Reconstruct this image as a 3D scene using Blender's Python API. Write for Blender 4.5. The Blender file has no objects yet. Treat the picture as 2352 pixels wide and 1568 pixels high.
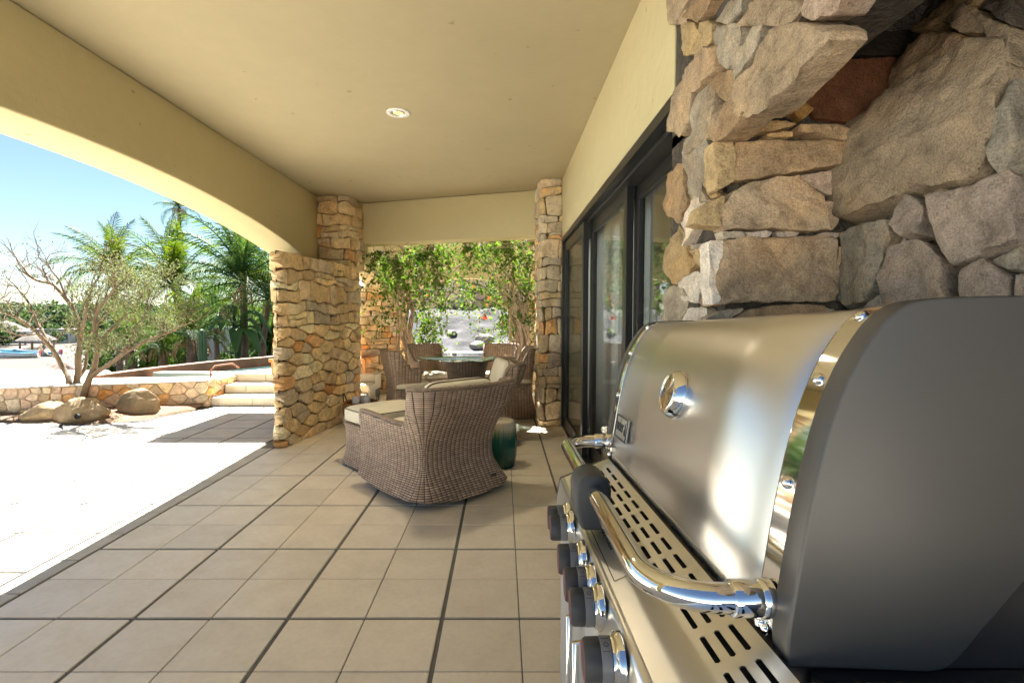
import bpy, bmesh, math, random
from mathutils import Vector, Matrix, Euler, noise

R = math.radians
rnd = random.Random(7)
scene = bpy.context.scene
COL = scene.collection

# ---------------------------------------------------------------- camera, sky, sun, exposure
EYE = 1.22
PITCH = math.atan(59 / 1188)
cam_d = bpy.data.cameras.new('camera')
cam = bpy.data.objects.new('camera', cam_d)
COL.objects.link(cam)
cam.location = (0, 0, EYE)
cam.rotation_euler = (R(90) - PITCH, 0, 0)
cam_d.sensor_width = 36.0
cam_d.lens = 36.0 * 1188 / 2352
cam_d.shift_x = 22 / 2352
cam_d.clip_start = 0.02
cam_d.clip_end = 3000
scene.camera = cam

SUN_DIR = Vector((-0.187, 0.497, 0.848)).normalized()      # towards the sun
SUN_EL = math.asin(SUN_DIR.z)
SUN_AZ = math.atan2(SUN_DIR.x, SUN_DIR.y)
world = bpy.data.worlds.new('World')
scene.world = world
world.use_nodes = True
wn = world.node_tree.nodes
wn.clear()
w_out = wn.new('ShaderNodeOutputWorld')
w_bg = wn.new('ShaderNodeBackground')
w_sky = wn.new('ShaderNodeTexSky')
w_sky.sky_type = 'NISHITA'
w_sky.sun_disc = False
w_sky.sun_elevation = SUN_EL
w_sky.sun_rotation = SUN_AZ
w_sky.air_density = 1.0
w_sky.dust_density = 0.0
w_sky.ozone_density = 2.5
w_bg.inputs['Strength'].default_value = 0.0155
world.node_tree.links.new(w_sky.outputs[0], w_bg.inputs[0])
world.node_tree.links.new(w_bg.outputs[0], w_out.inputs[0])

sun_d = bpy.data.lights.new('sun', 'SUN')
sun_d.energy = 3.8
sun_d.angle = R(0.53)
sun_d.color = (1.0, 0.965, 0.89)
sun = bpy.data.objects.new('sun', sun_d)
COL.objects.link(sun)
sun.location = (-20, 30, 60)
sun.rotation_euler = SUN_DIR.to_track_quat('Z', 'Y').to_euler()

vs = scene.view_settings
vs.view_transform = 'Standard'
vs.look = 'None'
vs.gamma = 1.0
vs.use_curve_mapping = False
vs.exposure = 3.5
scene.cycles.max_bounces = 10
scene.cycles.diffuse_bounces = 6
scene.cycles.transparent_max_bounces = 16
scene.cycles.caustics_reflective = False
scene.cycles.caustics_refractive = False
scene.cycles.sample_clamp_indirect = 6.0


# ---------------------------------------------------------------- helpers
def at(x, y, Y):
    """A world point at depth Y, read off the 2352 px wide photograph."""
    u = (x - 1154) / 1188
    v = (y - 784) / 1188
    f = math.cos(PITCH) - v * math.sin(PITCH)
    d = math.sin(PITCH) + v * math.cos(PITCH)
    t = Y / f
    return Vector((u * t, Y, EYE - d * t))


def tag(o, label=None, cat=None, group=None, kind=None):
    if label: o['label'] = label
    if cat: o['category'] = cat
    if group: o['group'] = group
    if kind: o['kind'] = kind
    return o


def empty(name, loc, label, cat, rz=0, group=None, kind='thing'):
    o = bpy.data.objects.new(name, None)
    o.empty_display_size = 0.1
    COL.objects.link(o)
    o.location = loc
    o.rotation_euler = (0, 0, rz)
    return tag(o, label, cat, group, kind)


class MB:
    """Collects geometry and links it as ONE mesh object."""
    def __init__(s):
        s.v = []; s.f = []; s.uv = {}

    def add(s, vs_, fs):
        b = len(s.v)
        s.v += [tuple(p) for p in vs_]
        s.f += [tuple(b + i for i in f) for f in fs]
        return s

    def box(s, x0, x1, y0, y1, z0, z1):
        return s.add([(x0, y0, z0), (x1, y0, z0), (x1, y1, z0), (x0, y1, z0), (x0, y0, z1), (x1, y0, z1), (x1, y1, z1), (x0, y1, z1)],
                     [(0, 3, 2, 1), (4, 5, 6, 7), (0, 1, 5, 4), (1, 2, 6, 5), (2, 3, 7, 6), (3, 0, 4, 7)])

    def obox(s, c, size, rot=None):
        m = rot if rot is not None else Matrix.Identity(3)
        c = Vector(c)
        h = [q / 2 for q in size]
        pts = [c + m @ Vector((sx * h[0], sy * h[1], sz * h[2])) for sz in (-1, 1) for sx, sy in ((-1, -1), (1, -1), (1, 1), (-1, 1))]
        return s.add(pts, [(0, 3, 2, 1), (4, 5, 6, 7), (0, 1, 5, 4), (1, 2, 6, 5), (2, 3, 7, 6), (3, 0, 4, 7)])

    def prism(s, poly, fn, d0, d1):
        """poly: 2D outline; fn(a, b, d) -> 3D"""
        n = len(poly)
        vs_ = [fn(a, b, d0) for a, b in poly] + [fn(a, b, d1) for a, b in poly]
        fs = [tuple(range(n - 1, -1, -1)), tuple(range(n, 2 * n))]
        fs += [(i, (i + 1) % n, n + (i + 1) % n, n + i) for i in range(n)]
        return s.add(vs_, fs)

    def tube(s, path, rad, n=8, caps=True):
        path = [Vector(p) for p in path]
        if not hasattr(rad, '__len__'):
            rad = [rad] * len(path)
        rings = []
        up = None
        for i, p in enumerate(path):
            t = (path[min(i + 1, len(path) - 1)] - path[max(i - 1, 0)]).normalized()
            if up is None:
                up = t.orthogonal().normalized()
            else:
                up = (up - t * up.dot(t))
                up = up.normalized() if up.length > 1e-6 else t.orthogonal().normalized()
            side = t.cross(up)
            rings.append([p + (up * math.cos(2 * math.pi * k / n) + side * math.sin(2 * math.pi * k / n)) * rad[i] for k in range(n)])
        vs_ = [q for r in rings for q in r]
        fs = []
        for i in range(len(path) - 1):
            for k in range(n):
                a = i * n + k; b = i * n + (k + 1) % n
                fs.append((a, b, b + n, a + n))
        if caps:
            fs.append(tuple(range(n - 1, -1, -1)))
            L = (len(path) - 1) * n
            fs.append(tuple(range(L, L + n)))
        return s.add(vs_, fs)

    def lathe(s, prof, n=24, M=None, cap=True):
        M = M or Matrix.Identity(4)
        vs_ = []
        for r, z in prof:
            for k in range(n):
                a = 2 * math.pi * k / n
                vs_.append(M @ Vector((r * math.cos(a), r * math.sin(a), z)))
        fs = []
        for i in range(len(prof) - 1):
            for k in range(n):
                a = i * n + k; b = i * n + (k + 1) % n
                fs.append((a, b, b + n, a + n))
        if cap:
            fs.append(tuple(range(n - 1, -1, -1)))
            L = (len(prof) - 1) * n
            fs.append(tuple(range(L, L + n)))
        return s.add(vs_, fs)

    def grid(s, P, uvs=None, close_u=False, flip=False):
        """P[i][j] points; uvs[i][j]"""
        b = len(s.v)
        ni, nj = len(P), len(P[0])
        s.v += [tuple(p) for row in P for p in row]
        for i in range(ni if close_u else ni - 1):
            i2 = (i + 1) % ni
            for j in range(nj - 1):
                f = (b + i * nj + j, b + i2 * nj + j, b + i2 * nj + j + 1, b + i * nj + j + 1)
                u = None
                if uvs:
                    u = [uvs[i][j], uvs[i2][j], uvs[i2][j + 1], uvs[i][j + 1]]
                if flip:
                    f = f[::-1]
                    u = u[::-1] if u else None
                if u:
                    s.uv[len(s.f)] = u
                s.f.append(f)
        return s

    def build(s, name, mat, parent=None, smooth=None, bevel=0, seg=2, off=None, color=None, recalc=False):
        me = bpy.data.meshes.new(name)
        vv = s.v
        if off is not None:
            ox, oy, oz = off
            vv = [(x - ox, y - oy, z - oz) for x, y, z in vv]
        me.from_pydata(vv, [], s.f)
        if s.uv:
            lay = me.uv_layers.new(name='UVMap')
            for fi, u in s.uv.items():
                p = me.polygons[fi]
                for k, li in enumerate(p.loop_indices):
                    lay.data[li].uv = u[k]
        if bevel or recalc:
            bm = bmesh.new(); bm.from_mesh(me)
            if recalc:
                bmesh.ops.recalc_face_normals(bm, faces=bm.faces)
            if bevel:
                ed = [e for e in bm.edges if len(e.link_faces) == 2 and e.calc_face_angle(0) > R(25)]
                bmesh.ops.bevel(bm, geom=ed, offset=bevel, segments=seg, affect='EDGES', profile=0.5, clamp_overlap=True)
            bm.to_mesh(me); bm.free()
        if smooth is not None:
            me.polygons.foreach_set('use_smooth', [True] * len(me.polygons))
            if smooth < 180:
                me.set_sharp_from_angle(angle=R(smooth))
        if mat:
            me.materials.append(mat)
        o = bpy.data.objects.new(name, me)
        COL.objects.link(o)
        if parent is not None:
            o.parent = parent
        if color:
            o.color = (*color, 1)
        return o


def link_copy(src, parent=None, loc=None, rot=None, scl=None, color=None):
    o = src.copy()
    COL.objects.link(o)
    if parent is not None: o.parent = parent
    if loc is not None: o.location = loc
    if rot is not None: o.rotation_euler = rot
    if scl is not None: o.scale = scl
    if color: o.color = (*color, 1)
    return o


def copy_tree(o, parent=None):
    kids = list(o.children)
    c = o.copy(); COL.objects.link(c)
    if parent is not None: c.parent = parent
    for ch in kids:
        copy_tree(ch, c)
    return c


# ---------------------------------------------------------------- materials
class Mat:
    def __init__(s, name, rough=0.6, metal=0.0, spec=0.5):
        s.m = bpy.data.materials.new(name)
        s.m.use_nodes = True
        s.t = s.m.node_tree
        s.n = s.t.nodes
        s.b = s.n['Principled BSDF']
        s.b.inputs['Roughness'].default_value = rough
        s.b.inputs['Metallic'].default_value = metal
        s.b.inputs['Specular IOR Level'].default_value = spec

    def new(s, t): return s.n.new(t)
    def ln(s, a, b): s.t.links.new(a, b)

    def coord(s, kind='Object', scale=(1, 1, 1)):
        tc = s.new('ShaderNodeTexCoord'); mp = s.new('ShaderNodeMapping')
        mp.inputs['Scale'].default_value = scale
        s.ln(tc.outputs[kind], mp.inputs[0])
        return mp.outputs[0]

    def noise(s, vec, scale, detail=4, rough=0.55):
        n = s.new('ShaderNodeTexNoise')
        n.inputs['Scale'].default_value = scale
        n.inputs['Detail'].default_value = detail
        n.inputs['Roughness'].default_value = rough
        if vec is not None: s.ln(vec, n.inputs['Vector'])
        return n.outputs['Fac']

    def ramp(s, fac, stops):
        r = s.new('ShaderNodeValToRGB')
        e = r.color_ramp.elements
        while len(e) > 1: e.remove(e[-1])
        e[0].position = stops[0][0]; e[0].color = (*stops[0][1], 1)
        for p, c in stops[1:]:
            k = e.new(p); k.color = (*c, 1)
        s.ln(fac, r.inputs[0])
        return r.outputs[0]

    def mix(s, fac, a, b, mode='MIX'):
        m = s.new('ShaderNodeMix'); m.data_type = 'RGBA'; m.blend_type = mode
        if isinstance(fac, float): m.inputs[0].default_value = fac
        else: s.ln(fac, m.inputs[0])
        for k, q in ((6, a), (7, b)):
            if isinstance(q, tuple): m.inputs[k].default_value = (*q, 1)
            else: s.ln(q, m.inputs[k])
        return m.outputs[2]

    def math(s, op, a, b=0.0):
        m = s.new('ShaderNodeMath'); m.operation = op
        for k, q in ((0, a), (1, b)):
            if isinstance(q, (int, float)): m.inputs[k].default_value = q
            else: s.ln(q, m.inputs[k])
        return m.outputs[0]

    def bump(s, h, strength=0.3, dist=0.01, prev=None):
        b = s.new('ShaderNodeBump')
        b.inputs['Strength'].default_value = strength
        b.inputs['Distance'].default_value = dist
        s.ln(h, b.inputs['Height'])
        if prev is not None: s.ln(prev, b.inputs['Normal'])
        return b.outputs[0]

    def color(s, c):
        if isinstance(c, tuple): s.b.inputs['Base Color'].default_value = (*c, 1)
        else: s.ln(c, s.b.inputs['Base Color'])
        return s

    def normal(s, nrm): s.ln(nrm, s.b.inputs['Normal']); return s


def simple(name, col, rough=0.6, metal=0.0, var=0.12, scale=8, bump=0.0, bscale=60, bdist=0.004, spec=0.5):
    m = Mat(name, rough, metal, spec)
    v = m.coord()
    n = m.noise(v, scale, 5)
    lo = tuple(c * (1 - var) for c in col); hi = tuple(min(1, c * (1 + var)) for c in col)
    m.color(m.ramp(n, [(0.3, lo), (0.7, hi)]))
    if bump:
        m.normal(m.bump(m.noise(v, bscale, 6), bump, bdist))
    return m.m


def make_stone_mat(name, grit=140, bump=0.55, var=0.35, grain=1.0):
    m = Mat(name, 0.9, spec=0.25)
    oi = m.new('ShaderNodeObjectInfo')
    v = m.coord()
    add = m.new('ShaderNodeVectorMath'); add.operation = 'ADD'
    cmb = m.new('ShaderNodeCombineXYZ')
    s3 = m.math('MULTIPLY', oi.outputs['Random'], 37.0)
    for k in range(3): m.ln(s3, cmb.inputs[k])
    m.ln(v, add.inputs[0]); m.ln(cmb.outputs[0], add.inputs[1])
    v = add.outputs[0]
    big = m.noise(v, 7, 5, 0.6)
    fine = m.noise(v, grit, 6, 0.7)
    mid = m.noise(v, 28, 6, 0.65)
    t1 = m.ramp(big, [(0.25, (1 - var,) * 3), (0.5, (1, 1, 1)), (0.78, (1 + var, 1 + var * 0.85, 1 + var * 0.6))])
    t2 = m.ramp(fine, [(0.3, (1 - .28 * grain, 1 - .30 * grain, 1 - .32 * grain)), (0.5, (1, 1, 1)), (0.72, (1 + .28 * grain, 1 + .26 * grain, 1 + .24 * grain))])
    stain = m.ramp(m.noise(v, 3.2, 5, 0.6), [(0.50, (1, 1, 1)), (0.66, (1.12, 0.88, 0.62)), (0.8, (0.78, 0.70, 0.60))])
    t3 = m.ramp(mid, [(0.3, (0.8, 0.78, 0.76)), (0.5, (1, 1, 1)), (0.75, (1.12, 1.08, 1.0))])
    c = m.mix(1.0, oi.outputs['Color'], t1, 'MULTIPLY')
    c = m.mix(1.0, c, t2, 'MULTIPLY')
    c = m.mix(1.0, c, t3, 'MULTIPLY')
    c = m.mix(0.45, c, stain, 'MULTIPLY')
    m.color(c)
    b1 = m.bump(mid, bump, 0.02)
    b2 = m.bump(fine, bump * 0.8, 0.004, b1)
    m.normal(b2)
    return m.m


M = {}
M['stone'] = make_stone_mat('split_stone')
M['hero_stone'] = make_stone_mat('granite_stone', grit=210, bump=0.75, var=0.38, grain=1.5)
M['terrace_grout'] = simple('terrace_grout', (0.035, 0.033, 0.03), 0.95)
M['mortar'] = simple('mortar', (0.13, 0.095, 0.06), 0.95, bump=0.5, bscale=90)
M['dark_mortar'] = simple('dark_mortar', (0.085, 0.070, 0.055), 0.95, var=.4, scale=30, bump=1.0, bscale=45, bdist=.03)


def stucco(name, col, bs=1.0):
    m = Mat(name, 0.88, spec=0.25)
    v = m.coord()
    n = m.noise(v, 1.3, 5, 0.6)
    n2 = m.noise(v, 9, 5, 0.6)
    c = m.ramp(n, [(0.3, tuple(q * 0.94 for q in col)), (0.7, tuple(min(1, q * 1.05) for q in col))])
    c = m.mix(0.35, c, m.ramp(n2, [(0.35, tuple(q * 0.93 for q in col)), (0.65, col)]))
    spots = m.ramp(m.noise(v, 11, 2, 0.4), [(0.0, (1, 1, 1)), (0.745, (1, 1, 1)), (0.78, (0.7, 0.65, 0.55))])
    m.color(m.mix(1.0, c, spots, 'MULTIPLY'))
    b1 = m.bump(m.noise(v, 14, 4), 0.25 * bs, 0.02)
    m.normal(m.bump(m.noise(v, 90, 5), 0.22 * bs, 0.004, b1))
    return m.m


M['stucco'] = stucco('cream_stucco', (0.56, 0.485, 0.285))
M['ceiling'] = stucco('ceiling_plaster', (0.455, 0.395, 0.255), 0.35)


def tile_mat(name, col, rough, warm=0.05):
    m = Mat(name, rough, spec=0.45)
    oi = m.new('ShaderNodeObjectInfo')
    v = m.coord('Object')
    cmb = m.new('ShaderNodeCombineXYZ')
    s3 = m.math('MULTIPLY', oi.outputs['Random'], 50.0)
    for k in range(3): m.ln(s3, cmb.inputs[k])
    add = m.new('ShaderNodeVectorMath'); add.operation = 'ADD'
    m.ln(v, add.inputs[0]); m.ln(cmb.outputs[0], add.inputs[1])
    n = m.noise(add.outputs[0], 6, 6, 0.6)
    n2 = m.noise(add.outputs[0], 45, 4, 0.6)
    per = m.ramp(oi.outputs['Random'], [(0, tuple(q * 0.93 for q in col)), (0.5, col), (1, (col[0] * 1.05, col[1] * 1.03, col[2] * 0.99))])
    c = m.mix(1.0, per, m.ramp(n, [(0.28, (0.90, 0.885, 0.86)), (0.6, (1, 1, 1)), (0.8, (1.04, 1.03, 1.01))]), 'MULTIPLY')
    c = m.mix(1.0, c, m.ramp(n2, [(0.3, (0.95, 0.945, 0.94)), (0.6, (1.02, 1.02, 1.02))]), 'MULTIPLY')
    m.color(c)
    rg = m.ramp(n, [(0.3, (rough + 0.14,) * 3), (0.7, (rough - 0.06,) * 3)])
    m.ln(rg, m.b.inputs['Roughness'])
    m.normal(m.bump(m.noise(v, 30, 4), 0.06, 0.004))
    return m.m


M['tile'] = tile_mat('cream_floor_tile', (0.80, 0.72, 0.595), 0.34)
M['terrace_tile'] = tile_mat('terrace_tile', (0.52, 0.485, 0.42), 0.5)
M['step_tile'] = tile_mat('step_tile', (0.58, 0.52, 0.41), 0.6)
M['grout'] = simple('grout', (0.16, 0.15, 0.135), 0.95, bump=0.4, bscale=120)
M['deck'] = simple('deck_plaster', (0.62, 0.57, 0.48), 0.8, bump=0.2)
M['sand'] = simple('beach_sand', (0.052, 0.043, 0.032), 0.95, var=0.1, scale=0.15, bump=0.3, bscale=3, bdist=0.05)
M['soil'] = simple('planter_soil', (0.17, 0.105, 0.06), 0.95, var=0.3, scale=6, bump=0.8, bscale=50, bdist=0.02)


def steel(name, col, rough, streak=0.06, axis=(1.2, 90, 90), aniso=0.0):
    m = Mat(name, rough, 1.0)
    v = m.coord('Object', axis)
    n = m.noise(v, 2.2, 4, 0.6)
    n2 = m.noise(m.coord('Object'), 5, 3)
    m.color(col)
    soft = m.math('ADD', m.math('MULTIPLY', n2, streak), max(0.02, rough - 0.5 * streak))
    m.ln(soft, m.b.inputs['Roughness'])
    return m.m


M['steel'] = steel('brushed_steel', (0.68, 0.665, 0.64), 0.325, 0.03, (40, 1.5, 40), 0.0)
M['steel_panel'] = steel('satin_steel', (0.74, 0.72, 0.69), 0.32, 0.01, (60, 60, 60), 0.0)
M['chrome'] = steel('polished_chrome', (0.84, 0.83, 0.81), 0.06, 0.01)
M['grey_enamel'] = simple('grey_enamel', (0.074, 0.069, 0.065), 0.38, var=0.10, scale=4, bump=0.05, bscale=250, bdist=0.001)
M['black_enamel'] = simple('black_enamel', (0.05, 0.044, 0.041), 0.4, var=0.1, bump=0.06, bscale=250, bdist=0.001)
M['cabinet'] = simple('cabinet_grey', (0.42, 0.42, 0.43), 0.4, var=0.04)
M['rubber'] = simple('dark_grey_rubber', (0.05, 0.052, 0.055), 0.6, var=0.06, bump=0.05, bscale=300, bdist=0.001)
M['grey_plastic'] = simple('mid_grey_plastic', (0.17, 0.17, 0.18), 0.5, var=0.04)
M['black'] = simple('matt_black', (0.012, 0.012, 0.012), 0.8)
M['badge_face'] = simple('badge_face', (0.42, 0.40, 0.36), 0.4, 0.3, var=.03)
M['red'] = simple('red_ring', (0.55, 0.03, 0.03), 0.5)
M['ink'] = simple('black_print', (0.02, 0.02, 0.02), 0.7)
M['silver_print'] = simple('dark_letter', (0.05, 0.055, 0.075), 0.4, 0.3)
M['door_frame'] = simple('black_aluminium', (0.013, 0.013, 0.014), 0.35, var=0.1)
M['door_track'] = simple('dark_bronze_aluminium', (0.03, 0.029, 0.028), 0.4)


def glass_mat(name, tint, refl, slope=0.8):
    m = Mat(name)
    m.n.remove(m.b)
    out = m.n['Material Output']
    tr = m.new('ShaderNodeBsdfTransparent'); tr.inputs[0].default_value = (*tint, 1)
    gl = m.new('ShaderNodeBsdfGlossy'); gl.inputs['Roughness'].default_value = 0.0
    fr = m.new('ShaderNodeFresnel'); fr.inputs[0].default_value = 1.5
    f = m.math('ADD', m.math('MULTIPLY', fr.outputs[0], slope), refl)
    mx = m.new('ShaderNodeMixShader')
    m.ln(f, mx.inputs[0]); m.ln(tr.outputs[0], mx.inputs[1]); m.ln(gl.outputs[0], mx.inputs[2])
    m.ln(mx.outputs[0], out.inputs[0])
    return m.m


M['glass'] = glass_mat('door_glass', (0.96, 0.98, 0.97), 0.07, 0.38)
M['table_glass'] = glass_mat('table_glass', (0.80, 0.90, 0.87), 0.38)
M['gauge_glass'] = glass_mat('gauge_glass', (0.95, 0.95, 0.95), 0.05)


def wicker(name, c1, c2, gap):
    m = Mat(name, 0.62, spec=0.35)
    tc = m.new('ShaderNodeTexCoord')
    br = m.new('ShaderNodeTexBrick')
    br.offset = 0.0
    m.ln(tc.outputs['UV'], br.inputs['Vector'])
    br.inputs['Color1'].default_value = (*c1, 1)
    br.inputs['Color2'].default_value = (*c2, 1)
    br.inputs['Mortar'].default_value = (*gap, 1)
    br.inputs['Scale'].default_value = 1.0
    br.inputs['Mortar Size'].default_value = 0.0026
    br.inputs['Mortar Smooth'].default_value = 0.6
    br.inputs['Brick Width'].default_value = 0.036
    br.inputs['Row Height'].default_value = 0.0125
    n = m.noise(m.coord('UV', (14, 80, 1)), 1.0, 3)
    n2 = m.noise(m.coord('Object'), 5, 3)
    c = m.mix(1.0, br.outputs['Color'], m.ramp(n, [(0.25, (0.75, 0.73, 0.71)), (0.75, (1.25, 1.23, 1.2))]), 'MULTIPLY')
    c = m.mix(1.0, c, m.ramp(n2, [(0.3, (0.85, 0.85, 0.85)), (0.7, (1.12, 1.12, 1.12))]), 'MULTIPLY')
    m.color(c)
    wv = m.new('ShaderNodeTexWave'); wv.wave_type = 'BANDS'; wv.bands_direction = 'X'
    wv.inputs['Scale'].default_value = 1.0 / 0.036 * 0.314
    m.ln(tc.outputs['UV'], wv.inputs['Vector'])
    h = m.math('ADD', m.math('MULTIPLY', br.outputs['Fac'], -1.0), m.math('MULTIPLY', wv.outputs['Fac'], 0.6))
    m.normal(m.bump(h, 0.9, 0.006))
    return m.m


M['wicker'] = wicker('brown_wicker', (0.66, 0.505, 0.40), (0.50, 0.375, 0.295), (0.05, 0.035, 0.028))
M['wicker_dark'] = wicker('dark_wicker', (0.40, 0.29, 0.215), (0.30, 0.215, 0.16), (0.016, 0.011, 0.009))
M['wicker_rim'] = simple('wicker_braid', (0.26, 0.185, 0.135), 0.6, var=0.35, scale=60, bump=0.8, bscale=90, bdist=0.006)
M['basket'] = wicker('orange_basket_weave', (0.52, 0.24, 0.07), (0.42, 0.19, 0.05), (0.1, 0.04, 0.015))
M['cushion'] = simple('cream_cushion', (0.74, 0.68, 0.54), 0.9, var=0.06, scale=5, bump=0.25, bscale=350, bdist=0.002)
M['piping'] = simple('dark_piping', (0.10, 0.08, 0.06), 0.8)
M['white_cloth'] = simple('white_canvas', (0.74, 0.73, 0.70), 0.85, var=0.04, bump=0.1)
M['towel'] = simple('striped_towel', (0.55, 0.53, 0.58), 0.95, var=0.3, scale=30, bump=0.4)
M['curtain'] = simple('sheer_curtain', (0.78, 0.80, 0.82), 0.9, var=0.03)
M['room'] = simple('room_plaster', (0.42, 0.38, 0.30), 0.9)
M['teak'] = simple('orange_teak', (0.52, 0.22, 0.06), 0.55, var=0.25, scale=18, bump=0.2)
M['log'] = simple('peeled_log', (0.40, 0.28, 0.21), 0.85, var=0.25, scale=10, bump=0.5, bscale=30, bdist=0.01)
M['rust'] = simple('pool_rim_rust', (0.20, 0.085, 0.045), 0.7, var=0.25, scale=4, bump=0.2)
M['pool_tile'] = simple('pool_green_tile', (0.10, 0.14, 0.12), 0.3, var=0.2, scale=12)
M['green_paint'] = simple('green_painted_steel', (0.05, 0.22, 0.13), 0.5)
M['white_paint'] = simple('white_paint', (0.78, 0.77, 0.74), 0.5)
M['boat_white'] = simple('boat_white', (0.72, 0.74, 0.75), 0.4)
M['boat_blue'] = simple('boat_blue', (0.10, 0.35, 0.48), 0.4)
M['boat_red'] = simple('boat_red', (0.6, 0.05, 0.05), 0.5)
M['thatch'] = simple('dark_thatch', (0.10, 0.085, 0.075), 0.95, var=0.3, scale=4, bump=0.6, bscale=14, bdist=0.05)
M['grey_wall'] = simple('grey_block_wall', (0.33, 0.32, 0.32), 0.9, var=0.12, scale=3, bump=0.3)


def boulder_mat(name, a, b, scale=4):
    m = Mat(name, 0.9, spec=0.25)
    v = m.coord()
    c = m.ramp(m.noise(v, scale, 6, 0.65), [(0.3, a), (0.52, tuple((p + q) / 2 for p, q in zip(a, b))), (0.7, b)])
    fine = m.noise(v, 70, 6, 0.7)
    c = m.mix(1.0, c, m.ramp(fine, [(0.3, (0.8, 0.79, 0.78)), (0.65, (1.12, 1.1, 1.08))]), 'MULTIPLY')
    m.color(c)
    m.normal(m.bump(fine, 0.6, 0.01, m.bump(m.noise(v, 14, 5), 0.5, 0.03)))
    return m.m


M['boulder'] = boulder_mat('tan_boulder', (0.19, 0.135, 0.075), (0.33, 0.25, 0.15))
M['rock_grey'] = boulder_mat('grey_rock', (0.030, 0.031, 0.036), (0.085, 0.083, 0.088), 2.2)
M['rock_pale'] = boulder_mat('pale_rock', (0.15, 0.142, 0.13), (0.26, 0.25, 0.23), 3)
M['rock_pink'] = boulder_mat('pink_rock', (0.26, 0.17, 0.14), (0.40, 0.28, 0.24), 0.8)


def leaf_mat(name, stops, trans=0.35, rough=0.68):
    m = Mat(name, rough, spec=0.2)
    g = m.new('ShaderNodeNewGeometry')
    c = m.ramp(g.outputs['Random Per Island'], stops)
    m.color(c)
    tl = m.new('ShaderNodeBsdfTranslucent')
    hs = m.new('ShaderNodeHueSaturation'); hs.inputs['Hue'].default_value = 0.48; hs.inputs['Saturation'].default_value = 1.1; hs.inputs['Value'].default_value = 1.7
    m.ln(c, hs.inputs['Color']); m.ln(hs.outputs[0], tl.inputs[0])
    mx = m.new('ShaderNodeMixShader'); mx.inputs[0].default_value = trans
    out = m.n['Material Output']
    m.ln(m.b.outputs[0], mx.inputs[1]); m.ln(tl.outputs[0], mx.inputs[2]); m.ln(mx.outputs[0], out.inputs[0])
    return m.m


M['vine_leaf'] = leaf_mat('vine_leaf', [(0, (0.03, 0.075, 0.012)), (0.5, (0.055, 0.12, 0.018)), (1, (0.10, 0.165, 0.03))], 0.45)
M['flower'] = leaf_mat('red_bract', [(0, (0.50, 0.09, 0.035)), (1, (0.60, 0.20, 0.08))], 0.4)
M['mesquite_leaf'] = leaf_mat('olive_leaf', [(0, (0.06, 0.075, 0.027)), (0.5, (0.095, 0.112, 0.045)), (1, (0.135, 0.145, 0.07))], 0.3, 0.7)
M['palm_leaf'] = leaf_mat('palm_leaf', [(0, (0.018, 0.05, 0.015)), (0.6, (0.04, 0.085, 0.02)), (1, (0.08, 0.12, 0.022))], 0.4, 0.6)
M['palm_yellow'] = leaf_mat('young_palm_leaf', [(0, (0.025, 0.06, 0.007)), (0.6, (0.055, 0.10, 0.01)), (1, (0.10, 0.125, 0.016))], 0.4, 0.6)
M['bush_leaf'] = leaf_mat('bush_leaf', [(0, (0.02, 0.055, 0.015)), (0.6, (0.045, 0.10, 0.02)), (1, (0.10, 0.16, 0.035))], 0.3)
M['far_leaf'] = leaf_mat('far_tree_leaf', [(0, (0.018, 0.045, 0.02)), (0.6, (0.04, 0.078, 0.027)), (1, (0.075, 0.105, 0.036))], 0.25)
M['big_leaf'] = leaf_mat('banana_leaf', [(0, (0.04, 0.10, 0.04)), (1, (0.08, 0.15, 0.05))], 0.35, 0.4)
M['cactus'] = simple('cactus_skin', (0.05, 0.12, 0.06), 0.6)
M['bark'] = simple('pale_bark', (0.14, 0.098, 0.06), 0.9, var=0.3, scale=9, bump=0.6, bscale=40, bdist=0.01)
M['vine_bark'] = simple('vine_bark', (0.36, 0.27, 0.19), 0.9, var=0.35, scale=14, bump=0.6, bscale=60, bdist=0.006)
M['palm_bark'] = simple('palm_bark', (0.16, 0.12, 0.09), 0.9, var=0.3, scale=6, bump=0.9, bscale=22, bdist=0.03)
M['dry_frond'] = simple('dry_frond', (0.36, 0.22, 0.12), 0.9, var=0.3)


def water_mat(name, col, rough=0.04, bs=6, bd=0.01, st=0.2):
    m = Mat(name, rough, spec=0.5)
    m.color(col)
    v = m.coord()
    m.normal(m.bump(m.noise(v, bs, 3), st, bd))
    return m.m


M['pool_water'] = water_mat('pool_water', (0.035, 0.085, 0.085))


def sea_mat():
    m = Mat('sea_water', 0.12)
    v = m.coord('Object')
    n = m.noise(v, 0.06, 6, 0.6)
    m.color(m.ramp(n, [(0.42, (0.16, 0.30, 0.36)), (0.52, (0.30, 0.42, 0.45)), (0.6, (0.75, 0.77, 0.77))]))
    m.normal(m.bump(m.noise(v, 0.5, 4), 0.4, 0.2))
    return m.m


M['sea'] = sea_mat()


def emission(name, col, s):
    m = Mat(name)
    m.b.inputs['Base Color'].default_value = (*col, 1)
    m.b.inputs['Emission Color'].default_value = (*col, 1)
    m.b.inputs['Emission Strength'].default_value = s
    return m.m


M['lamp_glow'] = emission('lamp_glow', (1.0, 0.74, 0.25), 0.10)


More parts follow.
